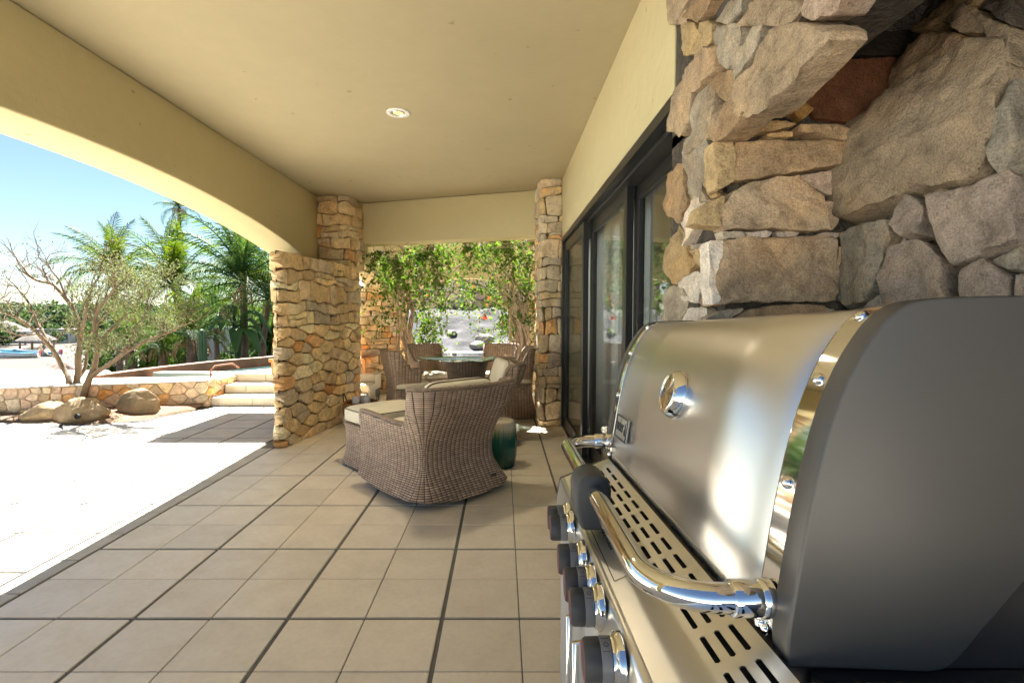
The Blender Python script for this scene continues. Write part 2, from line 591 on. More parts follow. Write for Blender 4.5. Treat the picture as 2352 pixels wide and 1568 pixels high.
def ceramic_mat():
    m = Mat('glazed_ceramic', 0.18, spec=0.6)
    tc = m.new('ShaderNodeTexCoord')
    sep = m.new('ShaderNodeSeparateXYZ'); m.ln(tc.outputs['Object'], sep.inputs[0])
    ang = m.math('ARCTAN2', sep.outputs[1], sep.outputs[0])
    cmb = m.new('ShaderNodeCombineXYZ'); m.ln(m.math('MULTIPLY', ang, 5.0), cmb.inputs[0])
    m.ln(m.math('MULTIPLY', sep.outputs[2], 1.2), cmb.inputs[2])
    n = m.noise(cmb.outputs[0], 2.0, 5, 0.6)
    h = m.math('ADD', sep.outputs[2], m.math('MULTIPLY', m.math('SUBTRACT', n, 0.5), 0.16))
    c = m.ramp(m.math('MULTIPLY', h, 2.5), [(0.0, (0.008, 0.06, 0.045)), (0.45, (0.012, 0.12, 0.095)), (0.62, (0.03, 0.14, 0.12)), (0.74, (0.22, 0.28, 0.17)), (0.82, (0.52, 0.46, 0.34)), (1.0, (0.60, 0.53, 0.41))])
    m.color(c)
    return m.m


M['ceramic'] = ceramic_mat()


# ---------------------------------------------------------------- ground, floors
def terrain_z(x, y):
    """Land round the house: falls from the pool deck to the beach."""
    d = max(0.0, max(y - 11.0 - max(0.0, x + 4) * 0.6, (-x - 7.5)) )
    s = min(1.0, d / 34.0)
    s = s * s * (3 - 2 * s)
    z = -0.45 - 5.55 * s
    if y > 150: z += min(6.0, (y - 150) * 0.03)
    return z


def build_ground():
    xs = [-2200, -900, -500, -300, -220, -160, -120, -90, -70, -55, -45, -38, -32, -27, -23, -19, -16, -13, -11, -9, -7, -5, -3, 0, 4, 9, 16, 26, 40, 70, 120, 250, 600, 2200]
    ys = [-2200, -600, -200, -60, -20, -8, -2, 3, 6, 8, 10, 12, 14, 16, 18, 21, 24, 28, 32, 36, 40, 45, 50, 57, 65, 75, 90, 110, 135, 165, 200, 260, 360, 600, 1200, 2600]
    P = [[(x, y, terrain_z(x, y) + (0.2 * noise.noise((x * .09, y * .09, 0)) if abs(x) < 30 and 14 < y < 40 else 0)) for y in ys] for x in xs]
    MB().grid(P).build('ground', M['sand'], smooth=180).__setitem__('kind', 'structure')
    # sea in front of the beach, to the left
    m = MB()
    m.add([(-33, 22, -5.93), (-38, 36, -5.93), (-44, 47, -5.93), (-50, 55, -5.93), (-58, 62, -5.93), (-68, 69, -5.93), (-84, 78, -5.93), (-110, 88, -5.93), (-160, 95, -5.93), (-2100, 400, -5.93), (-2100, -1500, -5.93), (-33, -1500, -5.93)],
          [tuple(range(11, -1, -1))])
    tag(m.build('sea', M['sea']), kind='structure')
    # wash of foam on the sand
    m = MB()
    pts = [(-33, 22), (-38, 36), (-44, 47), (-50, 55), (-58, 62), (-68, 69), (-84, 78)]
    a = [(x - 3 - 1.5 * noise.noise((y * .3, 1, 0)), y - 2.5, -5.91) for x, y in pts]
    b = [(x + 1.2 + 1.2 * noise.noise((y * .35, 0, 0)), y + 0.6, -5.905) for x, y in pts]
    m.grid([a, b])
    tag(m.build('foam', simple('sea_foam', (0.78, 0.8, 0.8), 0.9)), kind='stuff')


build_ground()

MOD = 0.6225          # two tiles with one fine and one wide joint
TS = 0.3015


def tile_mesh(sx, sy, mat, b=0.0025):
    m = MB().box(-sx / 2, sx / 2, -sy / 2, sy / 2, -0.02, 0)
    o = m.build('tile', mat, bevel=b, seg=1)
    return o


def build_floor():
    slab = MB().box(-2.27, 0.9, -2.5, 11.2, -0.25, -0.006).build('floor', M['grout'])
    tag(slab, kind='structure')
    proto = tile_mesh(TS, TS, M['tile'])
    proto.parent = slab
    first = True
    rest = MB()
    x_edges = []
    x0 = -2.115
    x = x0 + 0.008
    cols = []
    for k in range(9):
        cols.append(x + TS / 2)
        x += TS + (0.004 if k % 2 == 0 else 0.017)
    y = 2.033 - 0.0085 - TS       # row under the first wide joint
    rows = []
    yy = 2.033 + 0.0085 + TS / 2
    for j in range(-2, 24):
        blk, odd = divmod(j, 2)
        base = 2.033 + blk * 0.6245
        rows.append(base + 0.0085 + TS / 2 + (odd * (TS + 0.004)))
    for yc in rows:
        for xc in cols:
            z = rnd.uniform(-0.0008, 0.0008)
            rot = (rnd.uniform(-.0015, .0015), rnd.uniform(-.0015, .0015), 0)
            if first:
                t = proto; first = False
                t.location = (xc, yc, z); t.rotation_euler = rot
            else:
                link_copy(proto, slab, (xc, yc, z), rot)
    # tiles nearer than the frame, and beyond the pergola: one joined part
    for yc in [rows[0] - (TS + 0.01) * k for k in range(1, 12)] + [rows[-1] + (TS + 0.01) * k for k in range(1, 6)]:
        for xc in cols:
            rest.box(xc - TS / 2, xc + TS / 2, yc - TS / 2, yc + TS / 2, -0.02, 0)
    tag(rest.build('tile_rows', M['tile'], slab), kind='stuff')
    # edging course between the corridor and the terrace
    ed = tile_mesh(0.135, 0.304, M['terrace_tile'])
    ed.name = 'edging_tile'
    ed.parent = slab
    yc = 1.75
    f = True
    while yc < 4.7:
        if f:
            ed.location = (-2.192, yc, 0.0005); f = False
        else:
            link_copy(ed, slab, (-2.192, yc, rnd.uniform(0, 0.001)))
        yc += 0.3125


build_floor()

tag(MB().box(-9.5, 5.0, -14, -2.502, -0.3, -0.004).build('bounce_slab', M['deck']), kind='structure')  # unseen pale slab added behind the camera to bounce sunlight inwards

# outer edge of the terrace against the planter
EDGE = [(-9.5, 5.80), (-5.7, 5.83), (-4.75, 5.80), (-4.55, 5.82), (-4.40, 5.95), (-4.25, 6.14), (-4.07, 6.45), (-3.90, 6.74), (-3.86, 6.90)]


def edge_y(x):
    for (xa, ya), (xb, yb) in zip(EDGE, EDGE[1:]):
        if xa <= x <= xb:
            return ya + (yb - ya) * (x - xa) / (xb - xa)
    return 6.9 if x > -3.86 else 5.8


def clip_poly(poly, nx, ny, c):
    """keep nx*x + ny*y <= c"""
    out = []
    for i in range(len(poly)):
        a = poly[i]; b = poly[(i + 1) % len(poly)]
        da = nx * a[0] + ny * a[1] - c; db = nx * b[0] + ny * b[1] - c
        if da <= 0: out.append(a)
        if (da < 0) != (db < 0) and abs(da - db) > 1e-12:
            t = da / (da - db)
            out.append((a[0] + (b[0] - a[0]) * t, a[1] + (b[1] - a[1]) * t))
    return out


def build_terrace():
    poly = [(-2.272, -3.0), (-2.272, 6.93), (-3.86, 6.93)] + [p for p in reversed(EDGE)] + [(-9.5, -3.0)]
    base = MB().prism(poly, lambda a, b, d: (a, b, d), -0.3, -0.006).build('terrace', M['terrace_grout'], recalc=True)
    tag(base, kind='structure')
    S = 0.4525
    full = tile_mesh(S - 0.023, S - 0.023, M['terrace_tile'])
    full.parent = base
    first = True
    n = 0
    far = MB()
    i = 0
    xc = -2.272 - S / 2
    while xc > -9.0:
        yc = 2.407 - S / 2 - 3 * S
        while yc < 7.0:
            corners = [(xc - S / 2, yc - S / 2), (xc + S / 2, yc - S / 2), (xc + S / 2, yc + S / 2), (xc - S / 2, yc + S / 2)]
            room = min(edge_y(max(-9.4, p[0])) - p[1] for p in corners)
            vis = yc > 1.9 and xc > -6.4
            if room >= 0 and vis:
                if first:
                    full.location = (xc, yc, 0); first = False
                else:
                    link_copy(full, base, (xc, yc, rnd.uniform(-.0006, .0006)))
                n += 1
            elif max(edge_y(max(-9.4, p[0])) - p[1] for p in corners) > 0.02:
                h = S / 2 - 0.0115
                pl = [(xc - h, yc - h), (xc + h, yc - h), (xc + h, yc + h), (xc - h, yc + h)]
                for (xa, ya), (xb, yb) in zip(EDGE, EDGE[1:]):
                    if xb < xc - h - .1 or xa > xc + h + .1: continue
                    nx, ny = -(yb - ya), (xb - xa)
                    L = math.hypot(nx, ny)
                    pl2 = clip_poly(pl, nx / L, ny / L, (nx * xa + ny * ya) / L)
                    if len(pl2) >= 3: pl = pl2
                    else: pl = []; break
                if pl:
                    if vis:
                        mm = MB().prism([(a - xc, b - yc) for a, b in pl], lambda a, b, d: (a, b, d), -0.02, 0)
                        o = mm.build('tile', M['terrace_tile'], base)
                        o.location = (xc, yc, 0)
                    else:
                        far.prism(pl, lambda a, b, d: (a, b, d), -0.02, 0)
            yc += S
        xc -= S
    tag(far.build('tile_rows', M['terrace_tile'], base), kind='stuff')


build_terrace()

# pool deck, three tiled steps
WALL_LINE = [(-9.5, 5.85), (-6.9, 6.02), (-5.9, 6.22), (-5.0, 6.55), (-4.35, 6.76), (-3.96, 6.91)]
DECK_Z = 0.36


def build_deck():
    poly = [(-3.97, 7.66), (-2.0, 7.66), (-2.0, 9.9), (-2.3, 9.9), (-3.77, 8.44), (-4.16, 7.9), (-4.17, 7.32), (-5.45, 7.15), (-5.62, 7.15), (-5.7, 7.6), (-6.3, 8.2), (-9.5, 8.2), (-9.5, 6.10)]
    poly += [(x, y + 0.24) for x, y in WALL_LINE[1:]]
    m = MB().prism(poly, lambda a, b, d: (a, b, d), -0.6, DECK_Z)
    tag(m.build('pool_deck', M['deck'], recalc=True), kind='structure')
    # tiled steps, each riser tile its own piece
    st = empty('terrace_steps', (-3.0, 7.0, 0), 'three cream tiled steps rising from the terrace to the pool deck', 'steps')
    core = MB()
    for k, (y0, z1, xl) in enumerate(((6.93, 0.12, -3.93), (7.28, 0.24, -3.93), (7.63, 0.36, -3.93))):
        core.box(xl, -1.9, y0 + 0.012, 7.99, z1 - 0.12 if k else -0.2, z1 - 0.014)
    core.build('core', M['grout'], st, off=st.location)
    for y0, z1 in ((6.93, 0.12), (7.28, 0.24), (7.63, 0.36)):
        MB().box(-1.899, -1.884, y0 + .001, 7.99 if z1 > .3 else y0 + .349, -0.004 if z1 < .2 else z1 - .238, z1 - .014).build('side_tile', M['step_tile'], st, off=st.location, bevel=.002, seg=1)
    for k, (y0, z1, xl) in enumerate(((6.93, 0.12, -3.93), (7.28, 0.24, -3.93), (7.63, 0.36, -3.93))):
        x = xl - rnd.uniform(0, .3)
        x = xl
        w0 = [0.10, 0.30, 0.42][k]
        x1 = xl + w0
        while x < -1.95:
            xr = min(x1, -1.9)
            MB().box(x + .003, xr - .003, y0, y0 + 0.012, z1 - 0.12 + 0.004, z1 - 0.014).build('riser_tile', M['step_tile'], st, off=st.location, bevel=.002, seg=1)
            MB().box(x + .003, xr - .003, y0 - 0.012, y0 + 0.345, z1 - 0.013, z1 + (0.002 if k == 2 else 0)).build('tread_tile', M['step_tile'], st, off=st.location, bevel=.004, seg=2)
            x = x1; x1 = x + 0.452


build_deck()

# planter soil
poly = [(x, y + 0.004) for x, y in EDGE] + [(x, y + 0.06) for x, y in reversed(WALL_LINE)]
def _soil():
    P = []
    for i in range(60):
        t = i / 59
        x = -9.4 + t * (9.4 - 3.97)
        y0 = edge_y(x) + 0.003
        yw = None
        for (xa, ya), (xb, yb) in zip(WALL_LINE, WALL_LINE[1:]):
            if xa <= x <= xb: yw = ya + (yb - ya) * (x - xa) / (xb - xa)
        y1 = max(y0 + 0.02, (yw or 6.9) + 0.05)
        row = []
        for j in range(14):
            s = j / 13
            y = y0 + (y1 - y0) * s
            z = 0.012 + 0.05 * math.sin(s * 2.2) + 0.03 * noise.noise((x * 3, y * 3, 2)) * min(1, s * 4) - (0.02 if j == 0 else 0)
            row.append((x, y, z))
        P.append(row)
    tag(MB().grid(P).build('soil', M['soil'], smooth=180), kind='structure')
_soil()


# ---------------------------------------------------------------- stone laying
TAN = [(0.55, 0.42, 0.23), (0.51, 0.39, 0.23), (0.60, 0.48, 0.29), (0.46, 0.34, 0.19), (0.57, 0.44, 0.26), (0.52, 0.42, 0.28), (0.64, 0.53, 0.36), (0.45, 0.35, 0.22)]
ORANGE = [(0.50, 0.29, 0.12), (0.46, 0.25, 0.10), (0.54, 0.33, 0.16)]
GREYS = [(0.42, 0.35, 0.25), (0.38, 0.32, 0.24), (0.47, 0.40, 0.30)]
PINKS = [(0.50, 0.37, 0.27), (0.46, 0.34, 0.25), (0.54, 0.42, 0.31)]


def pick(weights, rg):
    r = rg.random() * sum(w for w, _ in weights)
    for w, pal in weights:
        r -= w
        if r <= 0: break
    c = rg.choice(pal)
    k = rg.uniform(1.1, 1.45)
    return tuple(min(.8, q * k) for q in c)


def cells(W, H, seeds, asp):
    """Voronoi cells of the rectangle W x H; heights count asp times."""
    S = [(u, v * asp) for u, v in seeds]
    out = []
    for i, (x, y) in enumerate(S):
        poly = [(0, 0), (W, 0), (W, H * asp), (0, H * asp)]
        near = sorted(((x - a) ** 2 + (y - b) ** 2, j) for j, (a, b) in enumerate(S) if j != i)[:26]
        for d2, j in near:
            a, b = S[j]
            nx, ny = a - x, b - y
            poly = clip_poly(poly, nx, ny, (a * a + b * b - x * x - y * y) / 2)
            if len(poly) < 3: break
        if len(poly) >= 3:
            out.append([(p[0], p[1] / asp) for p in poly])
    return out


def seeds_random(W, H, size, rg, asp, spread=0.45):
    out = []
    tries = 0
    n_target = int(W * H / (size * size * 0.72) * asp) + 3
    rad = []
    while len(out) < n_target and tries < n_target * 60:
        tries += 1
        p = (rg.uniform(0, W), rg.uniform(0, H))
        r = size * rg.uniform(1 - spread, 1 + spread) * 0.5
        ok = True
        for q, rq in zip(out, rad):
            if (p[0] - q[0]) ** 2 + ((p[1] - q[1]) * asp) ** 2 < (r + rq) ** 2 * 0.95:
                ok = False; break
        if ok:
            out.append(p); rad.append(r)
    return out


def seeds_courses(W, H, hmin, hmax, wmin, wmax, rg):
    out = []
    v = 0
    while v < H:
        h = rg.uniform(hmin, hmax)
        u = rg.uniform(-wmax, 0)
        while u < W:
            w = rg.uniform(wmin, wmax)
            c = u + w / 2
            if 0 < c < W and v + h / 2 < H:
                out.append((c, v + h / 2 + rg.uniform(-.22, .22) * h))
                if rg.random() < 0.14:
                    out.append((min(W - .01, u + w), v + h / 2 + rg.uniform(-.45, .45) * h))
            u += w
        v += h
    return out


def course_cells(W, H, hmin, hmax, wmin, wmax, rg):
    """Courses of roughly squared stones with wavering beds; now and then two thin stones share one bed."""
    beds = [0.0]
    while beds[-1] < H - hmin * .6:
        beds.append(beds[-1] + rg.uniform(hmin, hmax))
    k = H / beds[-1]
    beds = [b * k for b in beds]
    ph = [rg.uniform(0, 90) for _ in beds]

    def bed(i, u):
        if i == 0 or i == len(beds) - 1: return beds[i]
        return beds[i] + (beds[i] - beds[i - 1]) * .34 * noise.noise((u * 5.5, ph[i], 0)) + (beds[i] - beds[i - 1]) * .18 * noise.noise((u * 17, ph[i], 5))
    out = []
    for i in range(len(beds) - 1):
        h = beds[i + 1] - beds[i]
        u = -rg.uniform(0, wmax * .6)
        while u < W:
            w = rg.uniform(wmin, wmax)
            a, b = max(0, u), min(W, u + w)
            if W - b < wmin * .5: b = W
            if b - a > .03:
                sl = rg.uniform(-.22, .22) * h
                sr = rg.uniform(-.22, .22) * h
                n = max(2, int((b - a) / .06))
                lo = [(a + (b - a) * q / n, bed(i, a + (b - a) * q / n)) for q in range(n + 1)]
                hi = [(a + (b - a) * q / n, bed(i + 1, a + (b - a) * q / n)) for q in range(n + 1)]
                if a > 0: hi[0] = (a + sl, hi[0][1])
                if b < W: hi[-1] = (b + sr, hi[-1][1])
                r = rg.random()
                if r < .16 and h > hmin * 1.1:
                    f = rg.uniform(.35, .65)
                    mid = [(p[0] * (1 - f) + q[0] * f, p[1] * (1 - f) + q[1] * f + rg.uniform(-.004, .004)) for p, q in zip(lo, hi)]
                    out.append(lo + mid[::-1]); out.append(mid + hi[::-1])
                elif r < .30:
                    c = rg.uniform(.3, .7)
                    j = max(1, min(n - 1, int(n * c)))
                    out.append(lo[:j + 1] + hi[:j + 1][::-1]); out.append(lo[j:] + hi[j:][::-1])
                else:
                    out.append(lo + hi[::-1])
            u += w
            if b >= W: break
    return out


def shape_outline(poly, joint, seg, rg, cut=0.17):
    cx = sum(p[0] for p in poly) / len(poly); cy = sum(p[1] for p in poly) / len(poly)
    # drop tiny edges
    pl = []
    for p in poly:
        if not pl or math.hypot(p[0] - pl[-1][0], p[1] - pl[-1][1]) > 0.012: pl.append(p)
    if len(pl) > 2 and math.hypot(pl[0][0] - pl[-1][0], pl[0][1] - pl[-1][1]) < 0.012: pl.pop()
    if len(pl) < 3: return None
    q = []
    for x, y in pl:
        d = math.hypot(x - cx, y - cy)
        if d < joint * 1.6: return None
        k = 1 - joint * rg.uniform(.7, 1.5) / d
        q.append((cx + (x - cx) * k, cy + (y - cy) * k))
    r = []
    n = len(q)
    for i in range(n):
        a, b, c = q[i - 1], q[i], q[(i + 1) % n]
        k = cut * rg.uniform(.35, 1.3)
        k2 = cut * rg.uniform(.35, 1.3)
        r.append((b[0] + (a[0] - b[0]) * k, b[1] + (a[1] - b[1]) * k))
        r.append((b[0] + (c[0] - b[0]) * k2, b[1] + (c[1] - b[1]) * k2))
    out = []
    for i in range(len(r)):
        a, b = r[i], r[(i + 1) % len(r)]
        L = math.hypot(b[0] - a[0], b[1] - a[1])
        m = max(1, int(round(L / seg)))
        for k in range(m):
            t = k / m
            j = 0.10 * seg if k else 0.0
            out.append((a[0] + (b[0] - a[0]) * t + rg.uniform(-j, j), a[1] + (b[1] - a[1]) * t + rg.uniform(-j, j)))
    return out, (cx, cy)


def stone_mesh(outline, c, pos, h, rg, rings=((1.0, -0.035), (1.0, 0.45), (0.94, 0.9), (0.70, 1.0), (0.32, 1.0)), rough=0.010, freq=9.0, tilt=0.10):
    """outline in (u, v); pos(u, v, d) -> 3D with d out of the wall."""
    m = MB()
    seed = rg.uniform(0, 100)
    tu = rg.uniform(-tilt, tilt); tv = rg.uniform(-tilt * 1.2, tilt * .8)
    n = len(outline)
    P = []
    size = max(0.03, sum(math.hypot(u - c[0], v - c[1]) for u, v in outline) / n)
    for ri, (k, hh) in enumerate(rings):
        ring = []
        for u, v in outline:
            kk = k
            if 0 < ri < len(rings) and k < 1.0:
                kk = k * (1 + 0.10 * noise.noise((u * 14 + seed, v * 14, ri)))
            uu = c[0] + (u - c[0]) * kk; vv = c[1] + (v - c[1]) * kk
            if ri == 0:
                d = hh
            else:
                w = min(1.0, hh)
                d = h * hh + w * ((uu - c[0]) * tu + (vv - c[1]) * tv) + w * rough * (noise.noise((uu * freq + seed, vv * freq, 0)) * 1.6 + 0.7 * noise.noise((uu * freq * 2.7, vv * freq * 2.7, seed)) + .35 * noise.noise((uu * freq * 7, vv * freq * 7, seed)))
            ring.append(pos(uu, vv, d))
        P.append(ring)
    for r in P: m.v += [tuple(q) for q in r]
    for i in range(len(P) - 1):
        for k in range(n):
            a = i * n + k; b = i * n + (k + 1) % n
            m.f.append((a, b, b + n, a + n))
    m.v.append(tuple(pos(c[0], c[1], h + rough * noise.noise((c[0] * freq + seed, c[1] * freq, 0)) * 1.5)))
    L = (len(P) - 1) * n
    for k in range(n):
        m.f.append((L + k, L + (k + 1) % n, len(m.v) - 1))
    return m


class Strip:
    """A wall line in plan: corner points joined with small rounded corners; pos(s, z, d) with d outwards (to the right of travel when side=+1)."""
    def __init__(s, pts, r=0.05, closed=False):
        P = [Vector((p[0], p[1])) for p in pts]
        out = [P[0]]
        for i in range(1, len(P) - 1):
            a, b, c = P[i - 1], P[i], P[i + 1]
            d1 = (a - b).normalized(); d2 = (c - b).normalized()
            rr = min(r, (a - b).length * .4, (c - b).length * .4)
            p0 = b + d1 * rr; p2 = b + d2 * rr
            for k in range(5):
                t = k / 4
                out.append(p0 * (1 - t) ** 2 + b * 2 * t * (1 - t) + p2 * t * t)
        out.append(P[-1])
        s.P = out
        s.S = [0]
        for a, b in zip(out, out[1:]): s.S.append(s.S[-1] + (b - a).length)
        s.L = s.S[-1]

    def xy(s, u):
        u2 = min(max(u, 0), s.L - 1e-6)
        for i in range(len(s.S) - 1):
            if s.S[i + 1] >= u2: break
        a, b = s.P[i], s.P[i + 1]
        L = max(1e-9, s.S[i + 1] - s.S[i])
        t = (b - a) / L
        p = a + t * (u - s.S[i] if (u < 0 or u > s.L) else u2 - s.S[i])
        n1 = Vector((t.y, -t.x))
        # blend normals across segment ends
        k = (u2 - s.S[i]) / L
        j = i + 1 if k > .5 else i - 1
        if 0 <= j < len(s.P) - 1:
            t2 = (s.P[j + 1] - s.P[j]).normalized()
            n2 = Vector((t2.y, -t2.x))
            w = abs(k - .5) if L < 0.03 else 0
            n1 = (n1 * (1 - w) + n2 * w).normalized()
        return p, n1

    def pos(s, u, z, d):
        p, n = s.xy(u)
        return (p.x + n.x * d, p.y + n.y * d, z)


def lay_stones(root, pts, z0, z1, style, size, rg, pal, joint=0.007, h=(0.018, 0.045), asp=1.35, core=True, seg=0.055, mortar='mortar', zfun=None, r=0.05, limit=300, rough=0.010, mat='stone', closed_core=None):
    st = Strip(pts, r)
    H = z1 - z0
    off = root.location
    if style == 'random':
        cs = cells(st.L, H, seeds_random(st.L, H, size, rg, asp), asp)
    elif style == 'courses':
        cs = course_cells(st.L, H, *size, rg)
    else:      # rubble below, courses above
        hl = style[1]
        cs = cells(st.L, hl, seeds_random(st.L, hl, size[0], rg, asp), asp)
        cs += [[(u, v + hl) for u, v in p] for p in course_cells(st.L, H - hl, *size[1], rg)]
    done = []
    corners = [sum((Vector(b) - Vector(a)).length for a, b in zip(pts[:k], pts[1:k + 1])) for k in range(1, len(pts) - 1)]
    for poly in cs:
        us = [p[0] for p in poly]
        cross = any(min(us) - .03 < q < max(us) + .03 for q in corners)
        so = shape_outline(poly, joint, seg if not cross else min(seg, .035), rg)
        if not so: continue
        out, c = so
        hh = rg.uniform(*h)
        def pos(u, v, d):
            z = z0 + v
            if zfun: z = zfun(u, z)
            fade = max(0.0, min(1.0, (z - z0) / .15, (z1 - z) / .15))
            z += fade * (0.034 * noise.noise((u * 2.1, z * 2.4, z0 + 3.3)) + .012 * noise.noise((u * 6.5, z * 6.5, z0)))
            x, y, z = st.pos(u, z, d)
            return (x - off[0], y - off[1], z - off[2])
        if cross:
            m = stone_mesh(out, c, pos, hh, rg, rough=rough, rings=((1.0, -.035), (1.0, .45), (.94, .9), (.85, 1), (.75, 1), (.64, 1), (.53, 1), (.42, 1), (.31, 1), (.2, 1), (.1, 1)))
        else:
            m = stone_mesh(out, c, pos, hh, rg, rough=rough)
        done.append((m, pick(pal, rg)))
    for m, col in done[:limit]:
        m.build('stone', M[mat], root, smooth=38, color=col)
    if len(done) > limit:
        mm = MB()
        for m, col in done[limit:]: mm.add(m.v, m.f)
        tag(mm.build('stone_rest', M[mat], root, smooth=38, color=pal[0][1][0]), kind='stuff')
    return st


def pillar(name, label, poly, start, n_vis, z0, z1, style, size, rg, pal, cat='pillar', group=None, **kw):
    """poly: plan outline, counter-clockwise seen from above so that the outside lies to the right of travel is handled by order."""
    c = (sum(p[0] for p in poly) / len(poly), sum(p[1] for p in poly) / len(poly), z0)
    root = empty(name, c, label, cat, group=group)
    ins = []
    for x, y in poly:
        d = Vector((x - c[0], y - c[1])); d *= max(0, (d.length - 0.012) / d.length)
        ins.append((d.x, d.y))
    MB().prism(ins, lambda a, b, d: (a, b, d), 0, z1 - z0).build('mortar', M['mortar'], root, recalc=True)
    vis = [poly[(start + k) % len(poly)] for k in range(n_vis)]
    lay_stones(root, vis, z0, z1, style, size, rg, pal, **kw)
    return root


PAL_MAIN = [(6, TAN), (0.3, ORANGE), (0.8, GREYS)]
PAL_ORANGE = [(5, TAN), (1.0, ORANGE), (0.6, GREYS)]
PAL_GREY = [(3.5, TAN), (0.6, ORANGE), (4, GREYS)]
PAL_PINK = [(3.2, PINKS), (2.4, TAN), (1, ORANGE), (1.4, GREYS)]

# big stone pillar at the end of the wide arch: a wide foot and a narrower shaft up to the ceiling
# travel order keeps the outside on the right hand: D -> A -> B -> C
foot = [(-2.80, 6.72), (-2.055, 4.703), (-1.86, 5.86), (-1.79, 6.32), (-1.95, 6.95), (-2.6, 7.0)]
pillar('stone_pillar', 'broad rubble stone pillar under the end of the wide arch, nearest the terrace', foot, 0, 5, 0, 1.815, ('mix', 1.12), (0.25, (0.09, 0.20, 0.20, 0.50)), random.Random(19), PAL_MAIN, joint=0.008, h=(0.02, 0.05), asp=2.1, r=0.06, seg=.065)
shaft = [(-2.37, 6.62), (-1.945, 6.50), (-1.86, 6.85), (-2.30, 7.0)]
pillar('stone_shaft', 'narrow coursed stone shaft between the wide arch and the ceiling', [(-2.34, 6.9), (-2.34, 6.52), (-1.945, 6.46), (-1.86, 6.95)], 0, 4, 1.80, 2.70, 'courses', (0.07, 0.15, 0.14, 0.42), random.Random(5), PAL_MAIN, joint=0.0045, h=(0.02, 0.05))
# pillar against the house wall at the end of the sliding doors
pillar('stone_pillar', 'tall slim stone pillar rising to the ceiling beside the sliding doors', [(0.41, 6.14), (0.425, 5.68), (0.648, 5.68), (0.648, 6.14)], 0, 4, 0, 2.70, 'courses', (0.08, 0.21, 0.12, 0.26), random.Random(21), PAL_GREY, joint=0.0045, h=(0.012, 0.035), r=0.03)
# two pillars of the far arch
pillar('stone_pillar', 'coursed orange and tan stone pillar behind the basket, left of the vines', [(-2.15, 8.55), (-2.19, 8.0), (-1.64, 8.12), (-1.60, 8.6)], 0, 4, 0, 1.66, 'courses', (0.06, 0.12, 0.12, 0.36), random.Random(33), PAL_ORANGE, joint=0.005, h=(0.016, 0.04))
pillar('stone_pillar', 'shaded rubble stone pillar at the right end of the far vine covered arch', [(0.40, 8.8), (0.41, 8.28), (0.85, 8.28), (0.85, 8.8)], 0, 4, 0, 2.55, 'random', 0.17, random.Random(44), PAL_MAIN, joint=0.005, h=(0.02, 0.05), asp=1.2)

# retaining wall between planter and pool deck
rw = empty('retaining_wall', (-5.5, 6.4, 0), 'low sunlit rubble stone wall behind the planter, below the pool deck', 'wall')
wl = WALL_LINE
MB().prism([(x - rw.location.x, y - rw.location.y) for x, y in wl + [(-3.97, 7.6)]] + [(x - rw.location.x, y + .23 - rw.location.y) for x, y in reversed(wl)], lambda a, b, d: (a, b, d), -0.1, 0.35).build('mortar', simple('pale_mortar', (0.42, 0.33, 0.24), 0.95, bump=.5), rw, recalc=True)
lay_stones(rw, wl[1:] + [(-3.955, 7.64)], 0.0, 0.345, 'random', 0.155, random.Random(8), PAL_PINK, joint=0.006, h=(0.012, 0.03), asp=1.12, seg=0.05)
# plastered coping on the wall
P = []
cp = MB()
for (xa, ya), (xb, yb) in zip(wl, wl[1:]):
    cp.add([(xa, ya - .035, .348), (xb, yb - .035, .348), (xb, yb + .25, .348), (xa, ya + .25, .348), (xa, ya - .02, .366), (xb, yb - .02, .366), (xb, yb + .25, .364), (xa, ya + .25, .364)],
           [(0, 3, 2, 1), (4, 5, 6, 7), (0, 1, 5, 4), (2, 3, 7, 6), (1, 2, 6, 5), (3, 0, 4, 7)])
cp.build('coping', M['deck'], rw, off=rw.location)

# ---------------------------------------------------------------- house shell
CEIL = 2.70
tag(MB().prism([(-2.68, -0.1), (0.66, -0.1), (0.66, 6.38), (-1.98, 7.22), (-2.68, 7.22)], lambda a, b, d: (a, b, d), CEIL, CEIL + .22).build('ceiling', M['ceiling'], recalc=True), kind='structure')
roof = MB().prism([(-2.72, -.12), (4.2, -.12), (4.2, 6.4), (0.7, 6.4), (-1.97, 7.26), (-2.72, 7.26)], lambda a, b, d: (a, b, d), CEIL + .224, CEIL + .5)
roof.box(-4.12, -2.722, 6.72, 8.2, 2.98, 3.08)                      # unseen slab, added to cast the shadow patch before the steps
tag(roof.build('roof', M['stucco']), kind='structure')


def arch_prism(y0, y1, zs, zc, ztop, x0, x1, n=48, ya=None, yb=None):
    """wall in the Y-Z plane with an arched opening between ya and yb"""
    ya = y0 if ya is None else ya; yb = y1 if yb is None else yb
    pts = [(y0, ztop)]
    if ya > y0: pts += [(y0, 0.0), (ya, 0.0)]
    # circular segment
    half = (yb - ya) / 2; rise = zc - zs
    Rr = (half * half + rise * rise) / (2 * rise)
    for k in range(n + 1):
        y = ya + (yb - ya) * k / n
        z = zc - Rr + math.sqrt(max(0, Rr * Rr - (y - ya - half) ** 2))
        pts.append((y, z))
    if yb < y1: pts += [(y1, zs)]
    pts += [(y1, ztop)]
    return pts


